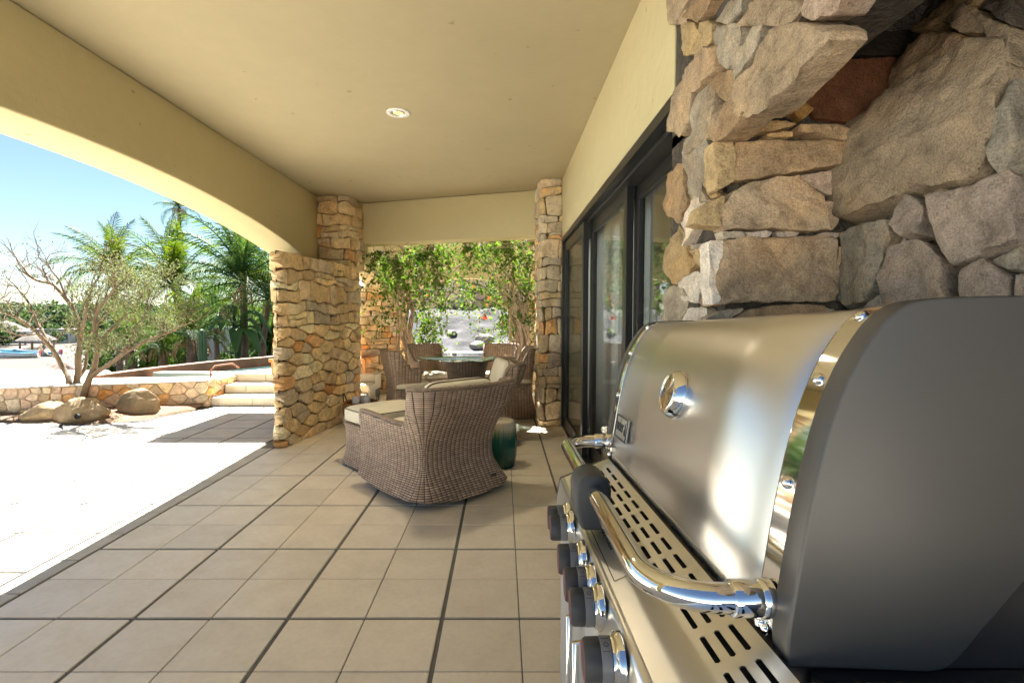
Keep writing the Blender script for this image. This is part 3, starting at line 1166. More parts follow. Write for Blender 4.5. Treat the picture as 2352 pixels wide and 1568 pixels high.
ab = empty('arcade_beam', (-2.5, 3.2, 1.85), 'long cream stuccoed arch beam spanning the corridor edge beside the terrace', 'arch')
pts = arch_prism(-0.3, 7.05, 1.852, 2.195, CEIL - 0.002, 0, 0, ya=0.03, yb=6.38)
MB().prism(pts, lambda a, b, d: (d, a, b), -2.69, -2.302).build('beam', M['stucco'], ab, off=ab.location, recalc=True, bevel=0.012, seg=3, smooth=40)
cb = empty('cross_beam', (-0.8, 6.6, 2.1), 'deep cream stuccoed beam crossing the corridor in front of the pergola', 'beam')
d = Vector((0.44 + 1.98, 6.14 - 6.92, 0)); L = d.length; ang = math.atan2(d.y, d.x)
MB().obox(((-1.98 + .44) / 2 + .11, (6.92 + 6.14) / 2 + .14, (2.165 + CEIL - .003) / 2), (L + .5, 0.30, CEIL - .003 - 2.165), Matrix.Rotation(ang, 3, 'Z')).build('beam', M['stucco'], cb, off=cb.location, bevel=.012, seg=3, smooth=40)
sa = empty('side_arch', (-1.95, 7.5, 1.6), 'short cream arch between the broad pillar and the coursed pillar beyond it', 'arch')
pts = [(6.9, 2.42), (6.9, 1.91)] + [(6.9 + 1.15 * k / 20, 1.91 - 0.27 * (k / 20) ** 2) for k in range(1, 21)] + [(8.5, 1.64), (8.5, 2.42)]
MB().prism(pts, lambda a, b, d: (d, a, b), -2.12, -1.86).build('beam', M['stucco'], sa, off=sa.location, recalc=True, bevel=.01, seg=2, smooth=40)
fa = empty('far_arch', (-0.6, 8.4, 1.5), 'cream arch wall with a low curved opening half hidden by vines', 'arch')
pts = arch_prism(-1.86, 0.42, 1.50, 1.81, 2.42, 0, 0, ya=-1.62, yb=0.44)
pts = [(a, b if not (b < 0.01) else 1.50) for a, b in pts]
MB().prism(pts, lambda a, b, d: (a, d, b), 8.16, 8.44).build('beam', M['stucco'], fa, off=fa.location, recalc=True, bevel=.01, seg=2, smooth=40)

# house wall with the door opening; room behind
WX = 0.65
hw = empty('house_wall', (WX, 3.8, 0), 'cream stucco wall above the black sliding doors', 'wall')
MB().box(WX, WX + .22, 2.0, 5.70, 2.035, CEIL - .001).build('wall', M['stucco'], hw, off=hw.location)
MB().box(WX + .001, WX + .22, 5.69, 6.9, 0, CEIL - .002).build('side_wall', M['stucco'], hw, off=hw.location)
rm = MB()
rm.box(0.9, 4.2, 1.9, 6.0, -0.2, -0.005)
rm.box(0.9, 4.2, 1.9, 6.0, 2.5, 2.6)
rm.box(0.9, 4.2, 6.0, 6.15, -.2, 2.6)
rm.box(1.1, 4.2, 1.75, 1.9, -.2, 2.6)
tag(rm.build('room', M['room']), kind='structure')

# ---------------------------------------------------------------- sliding doors
def sliding_door(y0, y1, x, label, stile=0.085, z1=2.0):
    root = empty('sliding_door', (x, (y0 + y1) / 2, 0), label, 'sliding door', group='sliding doors of the house')
    off = root.location
    z0 = 0.02
    for a, b in ((y0, y0 + stile), (y1 - stile, y1)):
        MB().box(x, x + .045, a, b, z0, z1).build('stile', M['door_frame'], root, off=off, bevel=.004)
    for a, b in ((z0 + .0005, z0 + .10), (z1 - .085, z1 - .0005)):
        MB().box(x + .002, x + .043, y0 + stile - .001, y1 - stile + .001, a, b).build('rail', M['door_frame'], root, off=off, bevel=.004)
    bead = MB()
    e = stile
    bead.box(x + .006, x + .03, y0 + e, y0 + e + .014, z0 + .1, z1 - .085)
    bead.box(x + .006, x + .03, y1 - e - .014, y1 - e, z0 + .1, z1 - .085)
    bead.box(x + .007, x + .029, y0 + e + .014, y1 - e - .014, z1 - .1, z1 - .0855)
    bead.box(x + .007, x + .029, y0 + e + .014, y1 - e - .014, z0 + .1005, z0 + .115)
    bead.build('glazing_bead', M['door_track'], root, off=off)
    MB().box(x + .016, x + .022, y0 + stile + .002, y1 - stile - .002, z0 + .101, z1 - .086).build('pane', M['glass'], root, off=off)
    return root


sliding_door(4.30, 5.60, 0.668, 'farthest black framed glass sliding door, next to the slim stone pillar')
sliding_door(3.10, 4.36, 0.735, 'middle black framed glass sliding door with the pale curtain behind', 0.075)
sliding_door(1.80, 3.16, 0.795, 'nearest black framed glass sliding door, beside the grill and its stone alcove', 0.085)
df = empty('door_surround', (0.70, 3.7, 0), 'black aluminium head track and sill around the sliding doors', 'door frame')
MB().box(0.643, 0.70, 1.95, 5.66, 2.005, 2.06).build('head', M['door_frame'], df, off=df.location, bevel=.004)
MB().box(0.701, 0.87, 1.95, 5.66, 1.985, 2.034).build('track', M['door_track'], df, off=df.location)
MB().box(0.655, 0.88, 1.8, 5.66, 0.0005, 0.02).build('sill', M['door_track'], df, off=df.location)
MB().box(0.646, 0.70, 5.602, 5.66, 0.02, 2.004).build('jamb', M['door_frame'], df, off=df.location, bevel=.004)


def curtain(y0, y1, x, label):
    P = []
    n = 90
    for i in range(n):
        t = i / (n - 1)
        y = y0 + (y1 - y0) * t
        dx = 0.03 * math.sin(t * (y1 - y0) * 62) + .012 * noise.noise((y * 5, 0, 0))
        P.append([(x + dx * (1.0 + .15 * math.sin(z * 3 + y)), y, z) for z in (0.03, .4, .9, 1.4, 1.9, 2.35)])
    o = MB().grid(P).build('curtain', M['curtain'], smooth=180)
    o.modifiers.new('thick', 'SOLIDIFY').thickness = .003
    tag(o, label, 'curtain', kind='thing')


curtain(4.15, 5.45, 0.93, 'pale grey sheer curtain hanging behind the middle sliding door')
curtain(3.42, 3.92, 0.97, 'gathered pale curtain at the edge of the nearest sliding door')

# ---------------------------------------------------------------- stone alcove behind the grill
al = empty('stone_alcove', (0.9, 1.4, 0), 'massive grey brown stone masonry alcove round the grill', 'stone wall')
ao = al.location
cm = MB()
cm.box(0.655, 1.05, 1.525, 2.03, -.05, 1.9)            # pier
cm.box(0.655, 0.86, -0.46, 2.03, 1.86, CEIL - .004)       # wall over the alcove
cm.box(0.86, 1.5, 1.525, 2.03, 1.9, CEIL - .004)
cm.box(0.86, 1.5, -0.46, 1.525, 2.25, CEIL - .004)
cm.build('mortar', M['dark_mortar'], al, off=ao)
bk = MB()
bk.prism([(1.02, -.05), (1.02, 1.62), (1.30, 2.32), (1.55, 2.32), (1.55, -.05)], lambda a, b, d: (a, d, b), -0.46, 1.6)
bk.build('back_mortar', M['dark_mortar'], al, off=ao, recalc=True)
HERO=[
('E',(0.39, 0.295, 0.20),0.03,[(0.636,1.436),(0.732,1.442),(0.853,1.445),(0.955,1.442),(0.969,1.376),(0.961,1.328),(0.969,1.286),(0.954,1.265),(0.821,1.262),(0.713,1.262),(0.631,1.256),(0.620,1.346)]),
('E',(0.62, 0.56, 0.5),0.028,[(0.585,1.430),(0.635,1.433),(0.622,1.346),(0.622,1.259),(0.601,1.253),(0.590,1.316)]),
('E',(0.39, 0.295, 0.20),0.032,[(0.627,1.470),(0.634,1.525),(0.657,1.572),(0.705,1.596),(0.776,1.611),(0.836,1.611),(0.885,1.578),(0.914,1.561),(0.916,1.519),(0.922,1.466),(0.876,1.460),(0.780,1.467),(0.708,1.467)]),
('E',(0.42, 0.31, 0.17),0.026,[(0.542,1.483),(0.562,1.531),(0.632,1.563),(0.632,1.525),(0.624,1.472),(0.575,1.474)]),
('E',(0.34, 0.235, 0.14),0.036,[(0.660,1.709),(0.750,1.714),(0.869,1.714),(0.964,1.708),(0.974,1.649),(0.871,1.631),(0.752,1.614),(0.667,1.602)]),
('E',(0.42, 0.31, 0.17),0.03,[(0.595,1.711),(0.656,1.711),(0.664,1.603),(0.609,1.575),(0.596,1.643)]),
('E',(0.42, 0.335, 0.275),0.016,[(0.839,1.617),(0.931,1.632),(0.974,1.633),(0.974,1.584),(0.951,1.563),(0.918,1.572),(0.866,1.596)]),
('E',(0.39, 0.295, 0.20),0.014,[(0.921,1.549),(0.964,1.543),(0.968,1.489),(0.948,1.466),(0.925,1.472)]),
('E',(0.46, 0.39, 0.33),0.01,[(0.702,1.462),(0.780,1.462),(0.768,1.445),(0.708,1.445)]),
('E',(0.42, 0.335, 0.275),0.012,[(0.787,1.461),(0.855,1.462),(0.846,1.446),(0.789,1.446)]),
('E',(0.46, 0.39, 0.33),0.01,[(0.861,1.455),(0.906,1.455),(0.907,1.445),(0.862,1.445)]),
('E',(0.42, 0.335, 0.275),0.01,[(0.913,1.458),(0.972,1.461),(0.967,1.446),(0.916,1.444)]),
('E',(0.37, 0.32, 0.255),0.01,[(0.630,1.463),(0.696,1.463),(0.702,1.445),(0.636,1.439)]),
('E',(0.39, 0.295, 0.20),0.014,[(0.968,1.418),(0.989,1.412),(0.994,1.346),(0.978,1.322),(0.968,1.358)]),
('E',(0.46, 0.39, 0.33),0.012,[(0.971,1.319),(0.992,1.316),(0.994,1.262),(0.973,1.267)]),
('E',(0.34, 0.235, 0.14),0.02,[(0.659,1.207),(0.713,1.238),(0.785,1.250),(0.858,1.253),(0.925,1.250),(0.932,1.219),(0.924,1.165),(0.666,1.165)]),
('E',(0.37, 0.32, 0.255),0.012,[(0.937,1.244),(0.964,1.241),(0.962,1.207),(0.941,1.207)]),
('E',(0.37, 0.32, 0.255),0.014,[(0.592,1.213),(0.640,1.236),(0.701,1.242),(0.659,1.207),(0.642,1.165),(0.593,1.165)]),
('E',(0.42, 0.31, 0.17),0.04,[(0.689,1.766),(0.829,1.757),(0.773,1.737),(0.695,1.736)]),
('E',(0.34, 0.235, 0.14),0.045,[(0.831,1.753),(0.927,1.753),(1.011,1.743),(1.017,1.731),(0.964,1.708),(0.922,1.711),(0.880,1.730),(0.834,1.732)]),
('E',(0.42, 0.31, 0.17),0.03,[(0.737,1.730),(0.820,1.740),(0.818,1.724),(0.773,1.721)]),
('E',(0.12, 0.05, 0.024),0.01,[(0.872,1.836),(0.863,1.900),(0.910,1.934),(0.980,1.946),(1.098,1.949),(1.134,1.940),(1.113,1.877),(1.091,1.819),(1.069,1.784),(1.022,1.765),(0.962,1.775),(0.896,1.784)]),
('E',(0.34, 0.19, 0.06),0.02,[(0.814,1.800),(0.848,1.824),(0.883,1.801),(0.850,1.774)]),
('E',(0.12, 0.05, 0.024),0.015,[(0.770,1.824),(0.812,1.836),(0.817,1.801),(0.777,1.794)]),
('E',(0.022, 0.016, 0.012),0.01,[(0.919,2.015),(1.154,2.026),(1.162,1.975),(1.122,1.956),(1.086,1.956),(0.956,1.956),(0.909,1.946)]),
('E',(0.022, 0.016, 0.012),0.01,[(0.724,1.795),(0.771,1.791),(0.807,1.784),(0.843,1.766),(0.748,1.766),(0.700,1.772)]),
('E',(0.37, 0.32, 0.255),0.012,[(0.969,1.699),(1.016,1.728),(1.009,1.699),(0.983,1.675)]),
('B',(0.39, 0.295, 0.20),0.05,[(1.503,1.490),(1.525,1.560),(1.535,1.659),(1.516,1.734),(1.434,1.789),(1.260,1.803),(1.148,1.808),(1.097,1.778),(1.053,1.709),(1.057,1.670),(1.050,1.598),(1.060,1.536),(1.080,1.495),(1.119,1.497),(1.206,1.513),(1.292,1.504),(1.400,1.488)]),
('B',(0.34, 0.235, 0.14),0.03,[(1.459,1.819),(1.485,1.910),(1.452,1.945),(1.394,1.952),(1.251,1.874),(1.207,1.818),(1.265,1.813),(1.343,1.808)]),
('B',(0.39, 0.295, 0.20),0.04,[(1.173,1.866),(1.080,1.792),(1.040,1.703),(1.058,1.724),(1.087,1.774),(1.142,1.815),(1.247,1.876),(1.327,1.944),(1.269,1.955)]),
('B',(0.42, 0.31, 0.17),0.035,[(1.457,1.992),(1.374,2.000),(1.310,2.004),(1.212,1.945),(1.233,1.925),(1.338,1.954),(1.388,1.953)]),
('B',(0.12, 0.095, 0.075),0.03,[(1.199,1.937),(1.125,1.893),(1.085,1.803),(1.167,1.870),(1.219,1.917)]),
('B',(0.37, 0.32, 0.255),0.03,[(1.045,1.659),(1.028,1.676),(0.999,1.541),(1.034,1.489),(1.053,1.534),(1.043,1.596)]),
('B',(0.42, 0.335, 0.275),0.04,[(1.302,1.438),(1.289,1.472),(1.247,1.500),(1.192,1.462),(1.191,1.429),(1.212,1.404),(1.267,1.400)]),
('B',(0.39, 0.295, 0.20),0.02,[(1.222,1.493),(1.171,1.501),(1.126,1.491),(1.128,1.481),(1.181,1.474)]),
('B',(0.42, 0.335, 0.275),0.05,[(1.165,1.468),(1.098,1.477),(1.044,1.477),(0.986,1.479),(0.980,1.353),(1.045,1.334),(1.110,1.319),(1.148,1.367),(1.164,1.420)]),
('B',(0.37, 0.32, 0.255),0.035,[(1.502,1.448),(1.447,1.463),(1.317,1.458),(1.313,1.419),(1.335,1.359),(1.338,1.285),(1.396,1.253),(1.487,1.239),(1.498,1.346)]),
('B',(0.42, 0.335, 0.275),0.042,[(1.319,1.209),(1.326,1.305),(1.308,1.382),(1.242,1.391),(1.187,1.376),(1.148,1.335),(1.138,1.270),(1.112,1.211)]),
('B',(0.42, 0.335, 0.275),0.036,[(1.104,1.269),(1.089,1.306),(1.049,1.328),(1.010,1.292),(0.996,1.212),(1.085,1.211)]),
('B',(0.37, 0.32, 0.255),0.02,[(1.043,1.323),(0.989,1.347),(0.987,1.303),(1.009,1.300)]),
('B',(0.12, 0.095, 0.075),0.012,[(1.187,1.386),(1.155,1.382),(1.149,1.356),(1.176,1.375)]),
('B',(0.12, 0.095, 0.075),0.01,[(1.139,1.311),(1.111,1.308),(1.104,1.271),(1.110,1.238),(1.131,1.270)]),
('B',(0.46, 0.39, 0.33),0.02,[(1.426,1.208),(1.402,1.245),(1.338,1.272),(1.326,1.209)]),
('B',(0.37, 0.32, 0.255),0.014,[(1.486,1.228),(1.408,1.245),(1.435,1.208),(1.485,1.208)]),
('B',(0.42, 0.335, 0.275),0.02,[(0.995,1.292),(0.981,1.295),(0.977,1.212),(0.989,1.212)]),
('B',(0.46, 0.39, 0.33),0.012,[(1.302,1.392),(1.281,1.408),(1.275,1.398),(1.308,1.378)]),
('F',(0.34, 0.235, 0.14),0.04,[(2.021,1.663),(1.974,1.738),(1.881,1.750),(1.825,1.726),(1.743,1.585),(1.827,1.555),(1.943,1.600)]),
('F',(0.37, 0.32, 0.255),0.03,[(1.828,1.775),(1.612,1.744),(1.577,1.677),(1.654,1.635),(1.587,1.571),(1.729,1.602),(1.812,1.674)]),
('F',(0.42, 0.31, 0.17),0.04,[(1.982,1.387),(1.973,1.465),(1.826,1.525),(1.774,1.447),(1.690,1.390),(1.838,1.338)]),
('F',(0.62, 0.56, 0.5),0.036,[(1.823,1.547),(1.719,1.600),(1.612,1.567),(1.688,1.537),(1.705,1.506),(1.767,1.464),(1.804,1.515)]),
('F',(0.37, 0.32, 0.255),0.036,[(1.999,1.203),(1.991,1.306),(1.906,1.325),(1.795,1.319),(1.751,1.262),(1.810,1.197)]),
('F',(0.62, 0.56, 0.5),0.034,[(1.813,1.343),(1.698,1.363),(1.618,1.349),(1.624,1.311),(1.657,1.267),(1.778,1.277)]),
('F',(0.62, 0.56, 0.5),0.034,[(1.803,1.154),(1.766,1.241),(1.604,1.241),(1.586,1.207),(1.600,1.161)]),
('F',(0.42, 0.31, 0.17),0.028,[(1.756,1.438),(1.605,1.424),(1.605,1.361),(1.677,1.389)]),
('F',(0.39, 0.295, 0.20),0.024,[(1.650,1.266),(1.590,1.299),(1.553,1.254),(1.630,1.247)]),
('F',(0.37, 0.32, 0.255),0.024,[(1.771,1.459),(1.614,1.443),(1.605,1.428),(1.750,1.440)]),
('F',(0.42, 0.31, 0.17),0.028,[(1.576,1.665),(1.560,1.586),(1.511,1.572),(1.572,1.574),(1.640,1.625)]),
('F',(0.39, 0.295, 0.20),0.045,[(1.972,1.930),(1.917,2.014),(1.830,2.035),(1.678,2.038),(1.577,2.005),(1.546,1.927),(1.638,1.925),(1.727,1.942),(1.742,1.875),(1.821,1.855)]),
('F',(0.37, 0.32, 0.255),0.036,[(1.817,1.779),(1.736,1.818),(1.729,1.870),(1.686,1.925),(1.591,1.903),(1.572,1.835),(1.601,1.772),(1.629,1.753)]),
('F',(0.39, 0.295, 0.20),0.04,[(1.597,1.764),(1.568,1.809),(1.427,1.799),(1.342,1.729),(1.386,1.719),(1.504,1.715)]),
('F',(0.39, 0.295, 0.20),0.05,[(1.414,1.795),(1.377,1.823),(1.291,1.835),(1.215,1.868),(1.097,1.810),(1.032,1.761),(1.026,1.743),(1.139,1.719),(1.245,1.707),(1.349,1.733)]),
('F',(0.37, 0.32, 0.255),0.036,[(1.442,1.896),(1.384,1.922),(1.328,1.938),(1.266,1.905),(1.314,1.876),(1.415,1.851)]),
('F',(0.37, 0.32, 0.255),0.034,[(1.577,2.049),(1.547,2.056),(1.389,1.974),(1.397,1.939),(1.458,1.904),(1.530,1.949)]),
('F',(0.39, 0.295, 0.20),0.036,[(1.995,2.407),(1.844,2.317),(1.823,2.221),(1.991,2.313)]),
('F',(0.42, 0.31, 0.17),0.03,[(1.861,2.239),(1.758,2.184),(1.684,2.106),(1.718,2.068),(1.845,2.131)]),
('F',(0.42, 0.31, 0.17),0.034,[(1.711,2.068),(1.736,2.125),(1.665,2.133),(1.584,2.083),(1.595,2.041),(1.689,2.051)]),
('F',(0.34, 0.235, 0.14),0.03,[(1.586,1.931),(1.447,1.891),(1.430,1.851),(1.481,1.822),(1.585,1.901)]),
('F',(0.34, 0.235, 0.14),0.036,[(1.815,2.237),(1.687,2.223),(1.577,2.158),(1.676,2.147)]),
('F',(0.37, 0.32, 0.255),0.034,[(1.548,2.076),(1.506,2.098),(1.388,2.045),(1.401,2.016),(1.464,2.019)]),
('F',(0.39, 0.295, 0.20),0.04,[(1.375,1.969),(1.320,1.995),(1.219,1.945),(1.107,1.862),(1.162,1.850),(1.255,1.905)]),
('F',(0.42, 0.335, 0.275),0.036,[(1.110,1.850),(1.085,1.865),(0.984,1.805),(1.011,1.794),(1.060,1.808)]),
]


def hero_pos(s):
    if s == 'E': return lambda u, v, d: (u - ao[0], 1.512 - d - ao[1], v - ao[2])
    if s == 'F': return lambda u, v, d: (0.648 - d - ao[0], u - ao[1], v - ao[2])
    return lambda u, v, d: (1.0 + max(0, v - 1.62) * .40 - d - ao[0], u - ao[1], v + d * .3 - ao[2])


def build_hero():
    rg = random.Random(3)
    for s, col, proud, poly in HERO:
        a = sum(p[0] * q[1] - q[0] * p[1] for p, q in zip(poly, poly[1:] + poly[:1]))
        # outside must be met with consistent winding
        want = 1 if s in ('E',) else -1
        if a * want < 0: poly = poly[::-1]
        gx = sum(p[0] for p in poly) / len(poly); gy = sum(p[1] for p in poly) / len(poly)
        gk = 1.15 if s == 'F' else 1.03
        poly = [(gx + (p[0] - gx) * gk, gy + (p[1] - gy) * gk) for p in poly]
        so = shape_outline(poly, 0.0012, 0.013, rg, cut=0.10)
        if not so: continue
        out, c = so
        # break the outline up a little
        sd = rg.uniform(0, 50)
        out = [(u + .0035 * noise.noise((u * 40, v * 40, sd)) + .002 * noise.noise((u * 110, v * 110, sd)), v + .0035 * noise.noise((u * 40, v * 40, sd + 9)) + .002 * noise.noise((u * 110, v * 110, sd + 5))) for u, v in out]
        h = proud * (1.0 if s != 'F' else 0.8)
        rings = ((1.0, -0.04), (1.005, -0.01), (1.0, 0.55), (0.99, 0.86), (0.972, 0.96), (0.90, 1.0), (0.78, 1.0), (0.66, 1.0), (0.54, 1.02), (0.42, 1.02), (0.30, 1.0), (0.18, 1.0), (0.08, 1.0))
        k = rg.uniform(1.12, 1.32) * {'E': 1.05, 'F': .85, 'B': .66}[s]  # front and back faces darkened in colour to offset light from the rear
        m = stone_mesh(out, c, hero_pos(s), h, rg, rings=rings, rough=0.0085 if h > .02 else .004, freq=15.0, tilt=0.06)
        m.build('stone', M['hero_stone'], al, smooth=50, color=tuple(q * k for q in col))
    # the parts of the masonry the picture does not show, laid as rubble: round behind and above the camera
    for name, seq, z0, z1, seed in (('F', [(1.0, 0), (0, 0)], 1.9, 2.69, 6),):
        sd = seeds_random(1.45, 0.80, .24, random.Random(seed), 1.3)
        mm = MB()
        rg2 = random.Random(2)
        for poly in cells(1.45, .80, sd, 1.3):
            so = shape_outline(poly, .006, .07, rg2)
            if so:
                st_ = stone_mesh(so[0], so[1], lambda u, v, d: (0.648 - d - ao[0], 1.0 - u - ao[1], 1.86 + v - ao[2]), .035, rg2)
                mm.add(st_.v, st_.f)
        tag(mm.build('stone_rest', M['hero_stone'], al, smooth=38, color=(.36, .29, .215)), kind='stuff')
    # pier foot below and rubble filling low on the pier side and the back wall
    rg3 = random.Random(12)
    mm = MB()
    for W, H, fn in ((0.36, 1.2, lambda u, v, d: (0.64 + u - ao[0], 1.512 - d - ao[1], v - ao[2])),
                     (0.5, 1.2, lambda u, v, d: (0.648 - d - ao[0], 2.02 - u - ao[1], v - ao[2])),
                     (1.95, 1.2, lambda u, v, d: (1.0 - d - ao[0], 1.5 - u - ao[1], v - ao[2]))):
        for poly in cells(W, H, seeds_random(W, H, .2, rg3, 1.2), 1.2):
            so = shape_outline(poly, .006, .07, rg3)
            if so:
                st_ = stone_mesh(so[0], so[1], fn, .03, rg3)
                mm.add(st_.v, st_.f)
    tag(mm.build('stone_rest', M['hero_stone'], al, smooth=38, color=(.35, .29, .22)), kind='stuff')
    # upper courses of the pier side towards the stucco, above the frame of the picture
    mm = MB()
    for poly in cells(0.9, 0.5, seeds_random(.9, .5, .16, rg3, 1.2), 1.2):
        so = shape_outline(poly, .006, .05, rg3)
        if so:
            st_ = stone_mesh(so[0], so[1], lambda u, v, d: (0.648 - d - ao[0], 1.92 - u - ao[1], 2.26 + v * .85 - ao[2]), .034, rg3)
            mm.add(st_.v, st_.f)
    tag(mm.build('stone_rest', M['hero_stone'], al, smooth=38, color=(.38, .30, .21)), kind='stuff')


build_hero()

# recessed ceiling light
cl = empty('ceiling_light', (-0.76, 3.85, CEIL), 'round recessed downlight with white trim set in the cream ceiling', 'ceiling light')
MB().lathe([(0.048, 0.02), (0.050, 0.002), (0.056, -0.003), (0.080, -0.005), (0.086, -0.002), (0.087, 0.004)], 32, cap=False).build('trim', M['white_paint'], cl, smooth=60)
MB().lathe([(0.0485, 0.018), (0.046, 0.0), (0.040, -0.003), (0.037, 0.0), (0.036, .014)], 32, cap=False).build('baffle', M['chrome'], cl, smooth=60)
MB().lathe([(0.001, -0.001), (0.034, -0.001), (0.036, 0.006)], 24, cap=True).build('lamp', M['lamp_glow'], cl, smooth=60)
ld = bpy.data.lights.new('downlight', 'SPOT')
ld.energy = 7.0; ld.color = (1.0, 0.86, 0.62); ld.spot_size = R(150); ld.spot_blend = 1.0; ld.shadow_soft_size = 0.09
lo = bpy.data.objects.new('downlight', ld); COL.objects.link(lo); lo.parent = cl
lo.location = (0, 0, -0.03)
# the housing needs no hole: it stands 1 cm proud of the plaster, as a surface ring
cl.location.z = CEIL - 0.006
# small insect-like speck hanging on the plaster is left to the texture

# pergola poles
for k, x in enumerate((-1.55, -1.05, -0.52, 0.02, 0.40)):
    y0 = 7.12 - (x + 1.98) * .322 + .12
    pth = [(x + .02 * noise.noise((k, t, 0)), y0 + t * (8.9 - y0) / 5, 2.30 + .02 * noise.noise((k, t, 5))) for t in range(6)]
    o = MB().tube(pth, [0.062 - .003 * t for t in range(6)], 12).build('pergola_pole', M['log'], smooth=60)
    lab = ['peeled round pergola pole at the left end, above the side arch', 'peeled pergola pole above the left vine stems', 'peeled pergola pole over the middle of the far arch', 'peeled pergola pole right of the middle, above the vines', 'peeled pergola pole nearest the slim stone pillar'][k]
    tag(o, lab, 'pole', 'pergola poles', 'thing')


# ---------------------------------------------------------------- the gas grill
def catmull(pts, n=6):
    out = []
    for i in range(len(pts) - 1):
        p0 = Vector(pts[max(0, i - 1)]); p1 = Vector(pts[i]); p2 = Vector(pts[i + 1]); p3 = Vector(pts[min(len(pts) - 1, i + 2)])
        for k in range(n):
            t = k / n
            out.append(0.5 * ((2 * p1) + (-p0 + p2) * t + (2 * p0 - 5 * p1 + 4 * p2 - p3) * t * t + (-p0 + 3 * p1 - 3 * p2 + p3) * t ** 3))
    out.append(Vector(pts[-1]))
    return out


LID = [(0.297, 0.846), (0.296, 0.872), (0.302, 0.915), (0.317, 1.004), (0.3365, 1.088), (0.360, 1.150), (0.387, 1.194), (0.408, 1.2145), (0.432, 1.2245), (0.48, 1.2275), (0.56, 1.228), (0.615, 1.220), (0.665, 1.188), (0.695, 1.14), (0.702, 1.10)]
LIDC = catmull(LID, 5)


def offset_curve(c, d):
    out = []
    for i, p in enumerate(c):
        t = (c[min(i + 1, len(c) - 1)] - c[max(i - 1, 0)]).normalized()
        n = Vector((-t.y, t.x))
        out.append(p + n * d)
    return out


def text_mesh(txt, size, mat, name, parent, mw, extrude=0.0008, xs=1.0):
    cu = bpy.data.curves.new(name, 'FONT')
    cu.body = txt; cu.size = size; cu.extrude = extrude
    cu.align_x = 'CENTER'; cu.align_y = 'CENTER'
    o = bpy.data.objects.new(name, cu)
    COL.objects.link(o)
    dg = bpy.context.evaluated_depsgraph_get()
    me = bpy.data.meshes.new_from_object(o.evaluated_get(dg))
    bpy.data.objects.remove(o); bpy.data.curves.remove(cu)
    me.transform(Matrix.Scale(xs, 4, (1, 0, 0)))
    me.transform(mw)
    me.materials.clear(); me.materials.append(mat)
    q = bpy.data.objects.new(name, me); COL.objects.link(q)
    q.parent = parent
    return q


